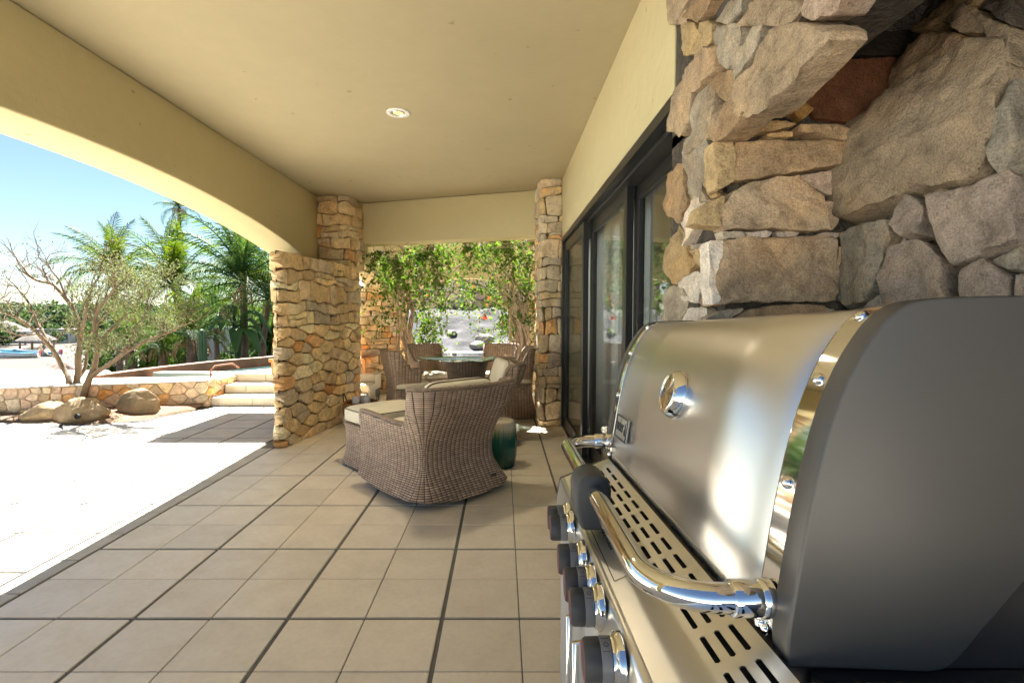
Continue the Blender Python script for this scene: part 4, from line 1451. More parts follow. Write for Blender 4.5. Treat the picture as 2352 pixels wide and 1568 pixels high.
def build_grill():
    g = empty('gas_grill', (0.45, 0.56, 0), 'stainless steel gas grill with closed lid and row of knobs, by the stone alcove', 'grill')
    O = (0.45, 0.56, 0)
    g.rotation_euler = (R(-2.1), 0, 0)
    g.location = (0.45, 0.52, 0.012)

    def B(mb, name, mat, parent=g, **kw):
        kw.setdefault('off', O)
        return mb.build(name, M[mat], parent, **kw)

    # end castings of the lid
    lower = [(0.695, 1.09), (0.55, 0.944), (0.474, 0.852), (0.466, 0.845), (0.455, 0.8395), (0.44, 0.838), (0.33, 0.8425), (0.302, 0.844)]
    out = [(p.x, p.y) for p in LIDC] + lower
    for y0, y1 in ((0.528, 0.562), (1.455, 1.489)):
        m = MB().prism(out, lambda a, b, d: (a, d, b), y0, y1)
        B(m, 'lid_end', 'grey_enamel', recalc=True, bevel=.0075, seg=4, smooth=50)
    # steel lid skin
    skin = offset_curve(LIDC, -0.006)
    P = [[(p.x, y, p.y) for y in (0.598, 0.8, 1.0, 1.2, 1.42)] for p in skin]
    lid = B(MB().grid(P), 'lid', 'steel', smooth=180)
    s = lid.modifiers.new('thick', 'SOLIDIFY'); s.thickness = .003; s.offset = -1
    for y0, y1 in ((0.562, 0.5985), (1.4195, 1.4555)):
        c = offset_curve(LIDC, -0.003)
        P = [[(p.x, y, p.y) for y in (y0, y0 + .002, (y0 + y1) / 2, y1 - .002, y1)] for p in c[3:]]
        for r_ in P:
            pass
        t = B(MB().grid(P), 'lid_trim', 'chrome', smooth=180)
        s = t.modifiers.new('thick', 'SOLIDIFY'); s.thickness = .003; s.offset = -1
        for i in (16, 24, 34, 2):
            p = c[i]; tt = (c[i + 1] - c[i - 1]).normalized(); nn = Vector((-tt.y, 0, tt.x))
            Mx = Matrix.Translation((p.x, (y0 + y1) / 2, p.y)) @ nn.to_track_quat('Z', 'Y').to_matrix().to_4x4()
            B(MB().lathe([(0.0075, 0.0), (0.0075, 0.0015), (0.0062, 0.004), (0.0035, 0.0055), (0.0004, 0.006)], 16, Mx), 'rivet', 'chrome', smooth=40)
    # lower reinforcing lip on the lid with its handle plate
    B(MB().box(0.3005, 0.309, 0.600, 1.418, 0.846, 0.862), 'lid_lip', 'steel_panel', bevel=.002)
    # firebox
    fb = MB().prism([(0.30, 0.832), (0.66, 0.832), (0.70, 1.085), (0.545, 0.938), (0.47, 0.846), (0.32, 0.846), (0.30, 0.838)], lambda a, b, d: (a, d, b), 0.545, 1.47)
    B(fb, 'firebox', 'black_enamel', recalc=True)
    B(MB().prism([(0.31, 0.62), (0.64, 0.62), (0.69, 0.9), (0.70, 1.08), (0.66, 1.05), (0.46, 0.832), (0.31, 0.829)], lambda a, b, d: (a, d, b), 0.556, 1.46), 'cook_box', 'grey_enamel', recalc=True)

    # control panel: sloped top with three rows of vent slots, rolled front edge
    A = Vector((0.168, 0.800)); Bk = Vector((0.288, 0.852))
    Y0, Y1 = 0.40, 1.40
    us = [0.0, 0.30, 0.545, 0.597, 0.685, 0.737, 0.825, 0.877, 1.0]       # slot columns sit between 0.395-0.475 etc.
    slots = []
    y = 0.425
    ys = [Y0]
    hole_rows = set()
    while y + .05 < Y1 - .02:
        ys += [y, y + .006, y + .044, y + .05]
        y += .066
    ys.append(Y1)
    m = MB()
    P = [[None] * len(ys) for _ in us]
    for i, u in enumerate(us):
        for j, yy in enumerate(ys):
            q = A.lerp(Bk, u)
            P[i][j] = (q.x, yy, q.y)
    b = 0
    m.v = [p for row in P for p in row]
    nj = len(ys)
    for i in range(len(us) - 1):
        for j in range(nj - 1):
            k = (j - 1) % 4
            if i in (2, 4, 6) and 1 <= j < nj - 2 and k in (0, 1, 2):
                a0, a1, a2, a3 = i * nj + j, (i + 1) * nj + j, (i + 1) * nj + j + 1, i * nj + j + 1
                # rounded slot ends: small corner triangles stay
                pa = [Vector(m.v[q]) for q in (a0, a1, a2, a3)]
                mid = len(m.v)
                if k == 0:
                    c = (pa[0] + pa[1]) / 2
                    m.v += [tuple(c), tuple(pa[0].lerp(pa[3], .35)), tuple(pa[1].lerp(pa[2], .35))]
                    m.f += [(a0, mid, mid + 1), (mid, a1, mid + 2), (a0, mid + 1, a3), (a1, a2, mid + 2)]
                    m.f = m.f[:-2]
                elif k == 2:
                    c = (pa[3] + pa[2]) / 2
                    m.v += [tuple(c), tuple(pa[3].lerp(pa[0], .35)), tuple(pa[2].lerp(pa[1], .35))]
                    m.f += [(a3, mid + 1, mid), (mid, mid + 2, a2)]
                continue
            m.f.append((i * nj + j, (i + 1) * nj + j, (i + 1) * nj + j + 1, i * nj + j + 1))
    top = B(m, 'control_panel', 'steel_panel', recalc=False)
    s = top.modifiers.new('thick', 'SOLIDIFY'); s.thickness = .0016; s.offset = -1
    # black block under the slots, its colour stands in for the shade inside
    B(MB().prism([(0.205, 0.800), (0.284, 0.836), (0.284, 0.80), (0.205, 0.79)], lambda a, b, d: (a, d, b), Y0 + .01, Y1 - .01), 'slot_shade', 'black', recalc=True)
    # rolled front edge and face
    c = [(0.1685, 0.8005)] + [(0.168 - .012 * math.sin(t), 0.788 + .0122 * math.cos(t)) for t in [k * math.pi / 2 / 6 for k in range(1, 7)]] + [(0.154, 0.775), (0.147, 0.735), (0.149, 0.722), (0.157, 0.717), (0.18, 0.716)]
    P = [[(x, yy, z) for yy in (Y0, .7, 1.0, Y1)] for x, z in c]
    f = B(MB().grid(P, flip=True), 'panel_front', 'steel_panel', smooth=60)
    s = f.modifiers.new('thick', 'SOLIDIFY'); s.thickness = .0016; s.offset = -1
    cap = [(x, z) for x, z in c] + [(0.288, 0.716), (0.288, 0.850)]
    for y0, y1 in ((Y1, Y1 + .02), (Y0 - .02, Y0)):
        B(MB().prism(cap, lambda a, b, d: (a, d, b), y0, y1), 'panel_end', 'grey_enamel', recalc=True, bevel=.004, seg=2)
    # printed plate outline and lettering on the panel
    q0 = A.lerp(Bk, .08); q1 = A.lerp(Bk, .335)
    sl = math.atan2(Bk.y - A.y, Bk.x - A.x)
    nrm = Vector((-math.sin(sl), 0, math.cos(sl)))

    def onpanel(u, yy, d=.0007):
        q = A.lerp(Bk, u)
        return Vector((q.x, yy, q.y)) + nrm * d
    ln = MB()
    for (ua, ya, ub, yb) in ((.06, .80, .06, 1.12), (.06, .80, .33, .80), (.33, .80, .33, 1.12)):
        a = onpanel(ua, ya); e = onpanel(ub, yb)
        dd = (e - a).normalized(); ww = dd.cross(nrm) * .0008
        ln.add([a - ww, a + ww, e + ww, e - ww], [(0, 1, 2, 3)])
    B(ln, 'plate_outline', 'ink')
    tdir = Matrix(((0, math.cos(sl), -math.sin(sl), 0), (-1, 0, 0, 0), (0, math.sin(sl), math.cos(sl), 0), (0, 0, 0, 1)))
    p = onpanel(.22, .955)
    text_mesh('SEAR STATION', .016, M['ink'], 'lettering', g, Matrix.Translation(p - Vector(O)) @ tdir, .0003)

    # knobs
    for k, y in enumerate((0.655, 0.785, 0.856, 0.955, 1.113, 1.172)):
        z = .771
        c0 = Vector((0.1495, y, z))
        ax = Vector((-1, 0.035, -0.02)).normalized()
        rot = ax.to_track_quat('Z', 'Y').to_matrix().to_4x4()
        Mx = Matrix.Translation(c0) @ rot
        n = 40
        prof = [(0.0262, 0.012), (0.0270, 0.014), (0.0270, 0.030), (0.0262, 0.0315)]
        kb = B(MB().lathe([(0.0345, -.004), (0.0345, 0.002), (0.033, .005), (.0300, .007), (.0290, .0105), (.0275, .011)], n, Mx), 'knob_bezel', 'chrome', smooth=50)
        kn = B(MB().lathe([(.0265, .0105), (.0278, .0115), (.0278, .0235), (.0272, .0245)], n, Mx), 'knob', 'grey_plastic', smooth=50)
        # fluted grip
        vs_ = []
        m2 = MB()
        prof = [(.0266, .0245), (.0273, .0255), (.0268, .042), (.0245, .0455), (.018, .0462)]
        for r0, h0 in prof:
            for q in range(n):
                a = 2 * math.pi * q / n
                rr = r0 * (1 - .035 * (0.5 + .5 * math.cos(a * 8)))
                vs_.append(Mx @ Vector((rr * math.cos(a), rr * math.sin(a), h0)))
        fs = [(i * n + q, i * n + (q + 1) % n, (i + 1) * n + (q + 1) % n, (i + 1) * n + q) for i in range(len(prof) - 1) for q in range(n)]
        fs.append(tuple(range((len(prof) - 1) * n, len(prof) * n)))
        m2.add(vs_, fs)
        B(m2, 'grip', 'rubber', kn, smooth=50)
        B(MB().lathe([(.0222, .0462), (.0223, .0466), (.0227, .0466), (.0229, .0462)], n, Mx, cap=False), 'red_ring', 'red', kn, smooth=60)
        # index line and dial marks on the skirt
        mk = MB()
        for a0, wa in ((1.57, .02), (0.9, .01), (2.3, .01)):
            pts = [Mx @ Vector((.0281 * math.cos(a0 + s_ * wa), .0281 * math.sin(a0 + s_ * wa), h0)) for s_, h0 in ((-1, .0125), (1, .0125), (1, .0225), (-1, .0225))]
            mk.add(pts, [(0, 1, 2, 3)])
        for a0 in (1.2, 1.95):
            ring = []
            for rr in (.0024, .0033):
                for q in range(12):
                    t = 2 * math.pi * q / 12
                    ring.append(Mx @ Vector((.0282 * math.cos(a0 + rr / .028 * math.cos(t)), .0282 * math.sin(a0 + rr / .028 * math.cos(t)), .0175 + rr * math.sin(t))))
            mk.add(ring, [(q, (q + 1) % 12, 12 + (q + 1) % 12, 12 + q) for q in range(12)])
        B(mk, 'dial_marks', 'ink', kn)

    # handle
    hx, hz, y0, y1 = 0.172, 0.892, 0.575, 1.435
    r = 0.0165
    pth = [Vector((0.300, y0, hz))]
    pth.append(Vector((hx + .075, y0, hz)))
    for k in range(1, 10):
        t = k / 10 * math.pi / 2
        pth.append(Vector((hx + .075 - .075 * math.sin(t), y0 + .075 - .075 * math.cos(t), hz)))
    pth.append(Vector((hx, y0 + .075, hz)))
    for k in range(1, 6): pth.append(Vector((hx, y0 + .075 + (y1 - y0 - .15) * k / 6, hz)))
    pth.append(Vector((hx, y1 - .075, hz)))
    for k in range(1, 10):
        t = k / 10 * math.pi / 2
        pth.append(Vector((hx + .075 - .075 * math.cos(t), y1 - .075 + .075 * math.sin(t), hz)))
    pth += [Vector((hx + .075, y1, hz)), Vector((0.300, y1, hz))]
    hd = B(MB().tube(pth, r, 28), 'handle', 'chrome', smooth=60)
    for y in (y0, y1):
        Mx = Matrix.Translation((0.256, y, hz)) @ Vector((1, 0, 0)).to_track_quat('Z', 'Y').to_matrix().to_4x4()
        B(MB().lathe([(.0168, 0), (.0196, .0005), (.0203, .002), (.0203, .028), (.0196, .031), (.0215, .033), (.0215, .044), (.020, .046)], 32, Mx), 'handle_socket', 'chrome', hd, smooth=50)
    for dz in (-.040, ):
        for y in (y0, y1):
            Mx = Matrix.Translation((0.2975, y + (.012 if y < 1 else -.012), hz + dz + .006)) @ Vector((-1, 0, .12)).to_track_quat('Z', 'Y').to_matrix().to_4x4()
            B(MB().lathe([(.0085, -.002), (.0085, .0015), (.007, .005), (.0035, .0068), (.0004, .0072)], 18, Mx), 'rivet', 'chrome', smooth=50)

    # thermometer
    i = min(range(len(LIDC)), key=lambda q: abs(LIDC[q].y - 1.078))
    p = LIDC[i]; tt = (LIDC[i + 1] - LIDC[i - 1]).normalized(); nn = Vector((-tt.y, 0, tt.x))
    Mx = Matrix.Translation((p.x + .005, 0.985, p.y)) @ nn.to_track_quat('Z', 'Y').to_matrix().to_4x4()
    th = B(MB().lathe([(.048, -.004), (.048, .003), (.0465, .010), (.0415, .019), (.0375, .0235), (.035, .0245), (.0335, .0235), (.033, .020)], 48, Mx, cap=False), 'thermometer', 'chrome', smooth=60)
    B(MB().lathe([(.0005, .0185), (.0332, .0185)], 40, Mx, cap=False), 'dial', 'grey_wall', th)
    mk = MB()
    for k in range(25):
        a = -2.2 + k * 4.4 / 24
        r0 = .026 if k % 4 else .023
        for q in (0,):
            d1 = Vector((math.sin(a), math.cos(a), 0)); d2 = Vector((math.cos(a), -math.sin(a), 0)) * .0005
            mk.add([Mx @ (d1 * r0 - d2 + Vector((0, 0, .0192))), Mx @ (d1 * r0 + d2 + Vector((0, 0, .0192))), Mx @ (d1 * .030 + d2 + Vector((0, 0, .0192))), Mx @ (d1 * .030 - d2 + Vector((0, 0, .0192)))], [(0, 1, 2, 3)])
    B(mk, 'dial_marks', 'ink', th)
    a = -1.9
    d1 = Vector((math.sin(a), math.cos(a), 0)); d2 = Vector((math.cos(a), -math.sin(a), 0)) * .0012
    B(MB().add([Mx @ (-d1 * .006 - d2 + Vector((0, 0, .0196))), Mx @ (-d1 * .006 + d2 + Vector((0, 0, .0196))), Mx @ (d1 * .024 + Vector((0, 0, .0196)))], [(0, 1, 2)]), 'needle', 'red', th)
    B(MB().lathe([(.0005, .0235), (.0336, .0225)], 40, Mx, cap=False), 'glass', 'gauge_glass', th, smooth=180)

    # badge
    i = min(range(len(LIDC)), key=lambda q: abs(LIDC[q].y - 0.945))
    p = LIDC[i]; tt = (LIDC[i + 1] - LIDC[i - 1]).normalized(); nn = Vector((-tt.y, 0, tt.x))
    up = Vector((tt.x, 0, tt.y)); right = Vector((0, -1, 0))
    Bm = Matrix(((right.x, up.x, nn.x, p.x + .004), (right.y, up.y, nn.y, 1.325), (right.z, up.z, nn.z, p.y), (0, 0, 0, 1)))
    bd = MB()
    bd.obox((0, 0, .002), (.118, .060, .006))
    bd.v = [tuple(Bm @ Vector(q)) for q in bd.v]
    bo = B(bd, 'badge', 'badge_face', bevel=.003, seg=3)
    fr = MB()
    for cx, cy, sx, sy in ((0, .027, .114, .003), (0, -.027, .114, .003), (-.0555, 0, .003, .0505), (.0555, 0, .003, .0505)):
        fr.obox((cx, cy, .0055), (sx, sy, .0022))
    fr.v = [tuple(Bm @ Vector(q)) for q in fr.v]
    B(fr, 'badge_border', 'silver_print', bo)
    text_mesh('weber', .046, M['silver_print'], 'lettering', bo, Matrix.Translation(-Vector(O)) @ Bm @ Matrix.Translation((-.012, .004, .0052)), .0012, xs=.60)
    fl = MB()
    fl.prism([(.032, -.012), (.046, -.014), (.047, -.004), (.0425, .005), (.041, .018), (.036, .010), (.0375, .003), (.033, .002), (.030, -.004)], lambda a, b, d: (a, b, d), .0048, .0062)
    fl.v = [tuple(Bm @ Vector(q)) for q in fl.v]
    B(fl, 'flame_emblem', 'ink', bo, recalc=True)

    # cabinet, side shelf, feet
    cabm = MB().box(0.175, 0.69, 0.585, 1.40, 0.13, 0.700)
    B(cabm, 'cabinet', 'cabinet', bevel=.006)
    for y0_, y1_ in ((0.59, 0.985), (0.995, 1.395)):
        dr = B(MB().box(0.158, 0.1745, y0_, y1_, 0.14, 0.695), 'cabinet_door', 'cabinet', bevel=.004)
        yh = y1_ - .04 if y0_ < .7 else y0_ + .04
        B(MB().tube([(0.158, yh, .40), (0.135, yh, .40), (0.135, yh, .62), (0.158, yh, .62)], .007, 10), 'door_handle', 'chrome', dr, smooth=50)
    for x in (.22, .64):
        for y in (.64, 1.34):
            Mx = Matrix.Translation((x, y - .015, .065)) @ Matrix.Rotation(R(90), 4, 'X') @ Matrix.Translation((0, 0, -.03))
            B(MB().lathe([(.02, 0), (.055, .002), (.06, .008), (.06, .022), (.055, .028), (.02, .03)], 24, Mx), 'wheel', 'black_enamel', smooth=40)
            B(MB().box(x - .02, x + .02, y - .02, y + .02, .06, .135), 'caster_fork', 'black_enamel')
    sh = MB().box(0.30, 0.72, 0.12, 0.524, 0.812, 0.834)
    B(sh, 'side_shelf', 'black_enamel', bevel=.006)
    B(MB().box(0.33, 0.70, 0.5245, 0.545, 0.70, 0.83), 'shelf_bracket', 'black_enamel')
    sh2 = MB().box(0.28, 0.72, 1.475, 1.487, 0.72, 0.83)
    B(sh2, 'shelf_bracket', 'black_enamel')
    # gas pipe on the front corner
    B(MB().tube([(0.146, .66, .70), (0.144, .66, .45), (0.15, .66, .12)], .004, 8), 'gas_pipe', 'boat_blue', smooth=60)

    # clip-on light hugging the handle
    cl_ = empty('clip_on_light', (0.172, 1.0, 0.87), 'dark grey clip-on light clamped round the middle of the chrome handle', 'light')
    cl_.rotation_euler = g.rotation_euler
    def fix(x, y, z): return Vector((x - .172, y - 1.0, z - .888))
    cl_.location = (0.172, 1.0 - .04 + .0327 - .003, 0.888 - .0166 + .016)
    out_p = []
    for k in range(15):
        a = R(-12) + (R(192) - R(-12)) * k / 14
        out_p.append((.172 + .034 * math.cos(a), .888 + .034 * math.sin(a)))
    out_p += [(.1385, .85), (.150, .815), (.196, .815), (.2055, .85)]
    inn = []
    m = MB().prism(out_p, lambda a, b, d: fix(a, d, b), .965, 1.055)
    m.build('housing', M['rubber'], cl_, recalc=True, bevel=.009, seg=4, smooth=60)
    Mx = Matrix.Translation(fix(.172, .963, .888)) @ Vector((0, 1, 0)).to_track_quat('Z', 'Y').to_matrix().to_4x4()
    MB().lathe([(.0168, 0.006), (.0178, 0.003), (.0200, 0.003), (.0205, .006)], 32, Mx, cap=False).build('collar', M['black_enamel'], cl_, smooth=50)
    return g


build_grill()


# ---------------------------------------------------------------- wicker furniture
def rounded_box(m, c, size, r, n=5, puff=0.0, M_=None):
    """soft cushion: superellipsoid-like box with puffed faces"""
    P = []
    nu, nv = 28, 14
    c = Vector(c)
    for i in range(nu):
        row = []
        a = 2 * math.pi * i / nu
        for j in range(nv + 1):
            b = -math.pi / 2 + math.pi * j / nv
            e1, e2 = .28, .42
            def sp(x, e): return math.copysign(abs(x) ** e, x)
            x = sp(math.cos(b), e2) * sp(math.cos(a), e1)
            y = sp(math.cos(b), e2) * sp(math.sin(a), e1)
            z = sp(math.sin(b), e2)
            w = max(0, 1 - (x * x + y * y) * .9)
            p = Vector((x * size[0] / 2, y * size[1] / 2, z * size[2] / 2 * (1 + puff * w)))
            row.append(c + (M_ @ p if M_ else p))
        P.append(row)
    return m.grid(P, close_u=True)


def piping_loop(size, z, r, M_, c):
    pts = []
    for i in range(41):
        a = 2 * math.pi * i / 40
        def sp(x, e): return math.copysign(abs(x) ** e, x)
        p = Vector((sp(math.cos(a), .28) * size[0] / 2, sp(math.sin(a), .28) * size[1] / 2, z))
        pts.append(Vector(c) + (M_ @ p if M_ else p))
    return MB().tube(pts, r, 6)


def shell_path(w, d0, d1, r, n_side=10, n_c=7, n_b=12):
    """plan path: front left -> back left -> back right -> front right, outward normals"""
    out = []
    hw = w / 2
    for k in range(n_side):
        y = d1 + (d0 + r - d1) * k / (n_side - 1)
        out.append((Vector((-hw, y)), Vector((-1, 0))))
    for k in range(1, n_c):
        a = math.pi + math.pi / 2 * k / n_c
        out.append((Vector((-hw + r + r * math.cos(a), d0 + r + r * math.sin(a))), Vector((math.cos(a), math.sin(a)))))
    for k in range(n_b):
        x = -hw + r + (w - 2 * r) * k / (n_b - 1)
        out.append((Vector((x, d0)), Vector((0, -1))))
    for k in range(1, n_c):
        a = 1.5 * math.pi + math.pi / 2 * k / n_c
        out.append((Vector((hw - r + r * math.cos(a), d0 + r + r * math.sin(a))), Vector((math.cos(a), math.sin(a)))))
    for k in range(n_side):
        y = d0 + r + (d1 - d0 - r) * k / (n_side - 1)
        out.append((Vector((hw, y)), Vector((1, 0))))
    return out


def smooth01(t):
    t = max(0, min(1, t)); return t * t * (3 - 2 * t)


def build_shell(root, path, top, flare, z_bot, thick, nz=16, mat='wicker', name='shell', rim=0.03, rim_mat='wicker_rim'):
    outer, inner, uo, ui = [], [], [], []
    s = 0
    rim_pts = []
    prev = None
    for p, n in path:
        if prev is not None: s += (p - prev).length
        prev = p
        zt = top(p); zb = z_bot(p)
        ro, ri, a, b = [], [], [], []
        for j in range(nz):
            z = zb + (zt - zb) * j / (nz - 1)
            o = flare(p, n, z)
            q = p + n * o
            ro.append((q.x, q.y, z)); a.append((s, z))
            q2 = p + n * (o - thick)
            ri.append((q2.x, q2.y, z)); b.append((s, z))
        outer.append(ro); inner.append(ri); uo.append(a); ui.append(b)
        q = p + n * (flare(p, n, zt) - thick / 2)
        rim_pts.append(Vector((q.x, q.y, zt)))
    m = MB()
    m.grid(outer, uo)
    m.grid(inner, ui, flip=True)
    # bottom and end closures
    m.grid([[o[0] for o in outer], [i[0] for i in inner]], [[a[0] for a in uo], [(a[0][0], a[0][1] + thick) for a in ui]])
    for e in (0, -1):
        m.grid([outer[e], inner[e]], [uo[e], [(u + thick, v) for u, v in ui[e]]], flip=(e == 0))
    sh = m.build(name, M[mat], root, smooth=60)
    # braided rim along the top edge and down both front ends
    z0 = outer[0][0][2]
    front_l = [Vector(((outer[0][j][0] + inner[0][j][0]) / 2, (outer[0][j][1] + inner[0][j][1]) / 2 + .004, outer[0][j][2])) for j in range(nz)]
    front_r = [Vector(((outer[-1][j][0] + inner[-1][j][0]) / 2, (outer[-1][j][1] + inner[-1][j][1]) / 2 + .004, outer[-1][j][2])) for j in range(nz)]
    line = front_l[:-1] + rim_pts + front_r[:-1][::-1]
    rm_ = MB()
    L = 0
    for k in range(2):
        pts = []
        L = 0
        for i, p in enumerate(line):
            if i: L += (p - line[i - 1]).length
            a = L * 55 + math.pi * k
            pts.append(p + Vector((math.cos(a) * .006, math.sin(a) * .004, math.sin(a) * .006)))
        rm_.tube(pts, rim * .62, 7)
    rm_.tube(line, rim * .75, 8)
    rm_.build('rim', M[rim_mat], root, smooth=60)
    return sh


def lounge_chair(loc, rz, label):
    root = empty('lounge_chair', loc, label, 'armchair', rz, 'swivel lounge chairs')
    path = shell_path(0.74, -0.36, 0.40, 0.10, 14, 8, 14)

    def top(p):
        t = smooth01((-p.y - 0.165) / 0.13)
        arm = 0.515 + 0.02 * smooth01((p.y + .1) / .45)
        back = 0.765 - .012 * math.cos(p.x * 4)
        return arm + (back - arm) * t

    def flare(p, n, z):
        wz = z / .75
        back = smooth01((-p.y - .02) / .34)
        o = (0.045 + .035 * back) * (1 - smooth01(z / .26)) - (.015 + .06 * back) * math.sin(min(1, z / .62) * math.pi)
        o += back * .10 * max(0, (z - .34) / .42) ** 1.4 * (1 if n.y < -.2 else .45)
        o += .02 * smooth01((z - .3) / .2) * (1 - back)
        return o

    def zb(p):
        return 0.035 + .028 * (abs(p.x) / .37) ** 2 * (abs(p.y) / .38) ** 2 + .018 * (p.x / .37) ** 2
    build_shell(root, path, top, flare, zb, 0.06)
    # front skirt
    P, U = [], []
    for i in range(13):
        x = -.335 + .67 * i / 12
        row, ur = [], []
        for j in range(9):
            z = .045 + .255 * j / 8
            row.append((x, .375 + .05 * (1 - smooth01(z / .2)), z)); ur.append((x, z))
        P.append(row); U.append(ur)
    m = MB().grid(P, U, flip=True)
    m.add([(-.335, .37, .30), (.335, .37, .30), (.27, -.14, .30), (-.27, -.14, .30)], [(0, 1, 2, 3)])
    m.build('seat_frame', M['wicker'], root, smooth=60)
    m = MB(); rounded_box(m, (0, .055, .385), (.64, .66, .17), .05, puff=.12)
    sc = m.build('seat_cushion', M['cushion'], root, smooth=180)
    piping_loop((.645, .665, 0), .058, .0045, None, (0, .055, .385)).build('piping', M['piping'], sc, smooth=60)
    Rm = Matrix.Rotation(R(-78), 3, 'X')
    c = (0, -.25, .575)
    m = MB(); rounded_box(m, c, (.56, .44, .14), .05, puff=.25, M_=Rm)
    bc = m.build('back_cushion', M['cushion'], root, smooth=180)
    piping_loop((.565, .445, 0), 0.0, .005, Rm, c).build('piping', M['piping'], bc, smooth=60)
    # swivel base and maker's tag
    MB().lathe([(.30, .0), (.31, .012), (.30, .03), (.10, .045), (.09, .16)], 36).build('swivel_base', M['wicker_dark'], root, smooth=50)
    MB().obox((.2, -.405, .135), (.045, .004, .022)).build('tag', M['silver_print'], root)
    return root


c1 = lounge_chair((-0.48, 3.65, 0), R(43), 'nearest brown wicker swivel armchair with cream cushions, seen from behind')
c2 = lounge_chair((-0.27, 5.08, 0), R(100), 'second wicker swivel armchair, behind the glazed garden stool')

# ottoman in front of the nearest chair
ot = empty('ottoman', (-0.95, 4.27, 0), 'low wicker ottoman with a cream top cushion, left of the nearest armchair', 'ottoman', R(43))
path = []
for k in range(41):
    a = 2 * math.pi * k / 40
    def sp(x, e): return math.copysign(abs(x) ** e, x)
    path.append((Vector((.30 * sp(math.cos(a), .35), .25 * sp(math.sin(a), .35))), Vector((sp(math.cos(a), .6), sp(math.sin(a), .6))).normalized()))
P, U = [], []
s = 0
for i, (p, n) in enumerate(path):
    if i: s += (p - path[i - 1][0]).length
    P.append([(p.x + n.x * o, p.y + n.y * o, z) for z, o in ((.02, .03), (.08, .012), (.18, -.005), (.30, 0.0), (.345, .006), (.35, -.03))])
    U.append([(s, z) for z in (.02, .08, .18, .30, .345, .375)])
MB().grid(P, U, flip=False).build('body', M['wicker'], ot, smooth=50)
m = MB(); rounded_box(m, (0, 0, .415), (.60, .50, .14), .04, puff=.1)
sc = m.build('cushion', M['cushion'], ot, smooth=180)
piping_loop((.605, .505, 0), .05, .0045, None, (0, 0, .415)).build('piping', M['piping'], sc, smooth=60)

# dining set
tb = empty('dining_table', (-0.43, 6.15, 0), 'round glass topped dining table on a wicker drum base', 'table')
MB().lathe([(.001, .722), (.60, .722), (.606, .725), (.606, .733), (.60, .736), (.001, .736)], 64, cap=False).build('glass_top', M['table_glass'], tb, smooth=30)
P, U = [], []
for i in range(37):
    a = 2 * math.pi * i / 36
    P.append([(r_ * math.cos(a), r_ * math.sin(a), z) for r_, z in ((.26, .0), (.235, .1), (.21, .3), (.225, .5), (.26, .66), (.265, .72), (.02, .7205))])
    U.append([(.25 * a, z) for z in (0, .1, .3, .5, .66, .72, .96)])
MB().grid(P, U).build('drum_base', M['wicker_dark'], tb, smooth=50)


def dining_chair(loc, rz, label):
    root = empty('dining_chair', loc, label, 'chair', rz, 'wicker dining chairs round the glass table')
    path = shell_path(0.44, -0.22, 0.10, 0.09, 8, 6, 10)

    def top(p):
        return .63 + .20 * smooth01((-p.y - .02) / .15)

    def flare(p, n, z):
        o = .03 * (1 - smooth01(z / .3)) + .045 * max(0, (z - .45) / .38) ** 1.6 - .03 * math.sin(min(1, z / .7) * math.pi)
        return o
    build_shell(root, path, top, flare, lambda p: .01, .04, nz=14, mat='wicker', rim=.02)
    P, U = [], []
    for i in range(9):
        x = -.21 + .42 * i / 8
        P.append([(x, .235, z) for z in (.02, .15, .3, .41)]); U.append([(x, z) for z in (.02, .15, .3, .41)])
    m = MB().grid(P, U, flip=True)
    for sx in (-.21, .21):
        m.grid([[(sx, y, z) for z in (.02, .2, .41)] for y in (.05, .14, .235)], [[(y, z) for z in (.02, .2, .41)] for y in (.05, .14, .235)], flip=sx < 0)
    m.add([(-.21, .235, .41), (.21, .235, .41), (.21, -.2, .41), (-.21, -.2, .41)], [(0, 1, 2, 3)])
    m.build('seat_frame', M['wicker'], root)
    m = MB(); rounded_box(m, (0, .03, .44), (.42, .42, .075), .03, puff=.1)
    m.build('seat_cushion', M['cushion'], root, smooth=180)
    return root


dining_chair((-1.10, 5.88, 0), R(-62), 'tall backed wicker dining chair at the left of the glass table')
dining_chair((-0.96, 6.85, 0), R(218), 'far wicker dining chair behind the left part of the glass table')
dining_chair((-0.07, 6.92, 0), R(160), 'far wicker dining chair behind the right part of the glass table')
dining_chair((0.16, 6.28, 0), R(95), 'wicker dining chair at the right of the glass table, behind the cushioned armchair')

# garden stool
gs = empty('garden_stool', (-0.015, 4.16, 0), 'ceramic garden stool glazed cream on top running into dark green, between the armchairs', 'stool')
m = MB()
n = 72
prof = [(.085, 0.0), (.108, .004), (.115, .02), (.128, .09), (.133, .18), (.131, .26), (.123, .335), (.117, .36), (.113, .372), (.104, .379), (.08, .383), (.03, .384), (.001, .384)]
vs_ = []
for r_, z in prof:
    for k in range(n):
        a = 2 * math.pi * k / n
        w = 1 + (.014 * math.cos(a * 12) * (1 if .02 < z < .37 else .35))
        vs_.append((r_ * w * math.cos(a), r_ * w * math.sin(a), z))
m.add(vs_, [(i * n + k, i * n + (k + 1) % n, (i + 1) * n + (k + 1) % n, (i + 1) * n + k) for i in range(len(prof) - 1) for k in range(n)])
m.build('body', M['ceramic'], gs, smooth=70)
MB().lathe([(.012, .3835), (.012, .3848), (.001, .3848)], 14).build('drain_hole', M['black'], gs)

# basket with rolled towels
bk_ = empty('towel_basket', (-1.545, 5.62, 0), 'round woven basket, orange above and white below, at the foot of the broad stone pillar', 'basket')


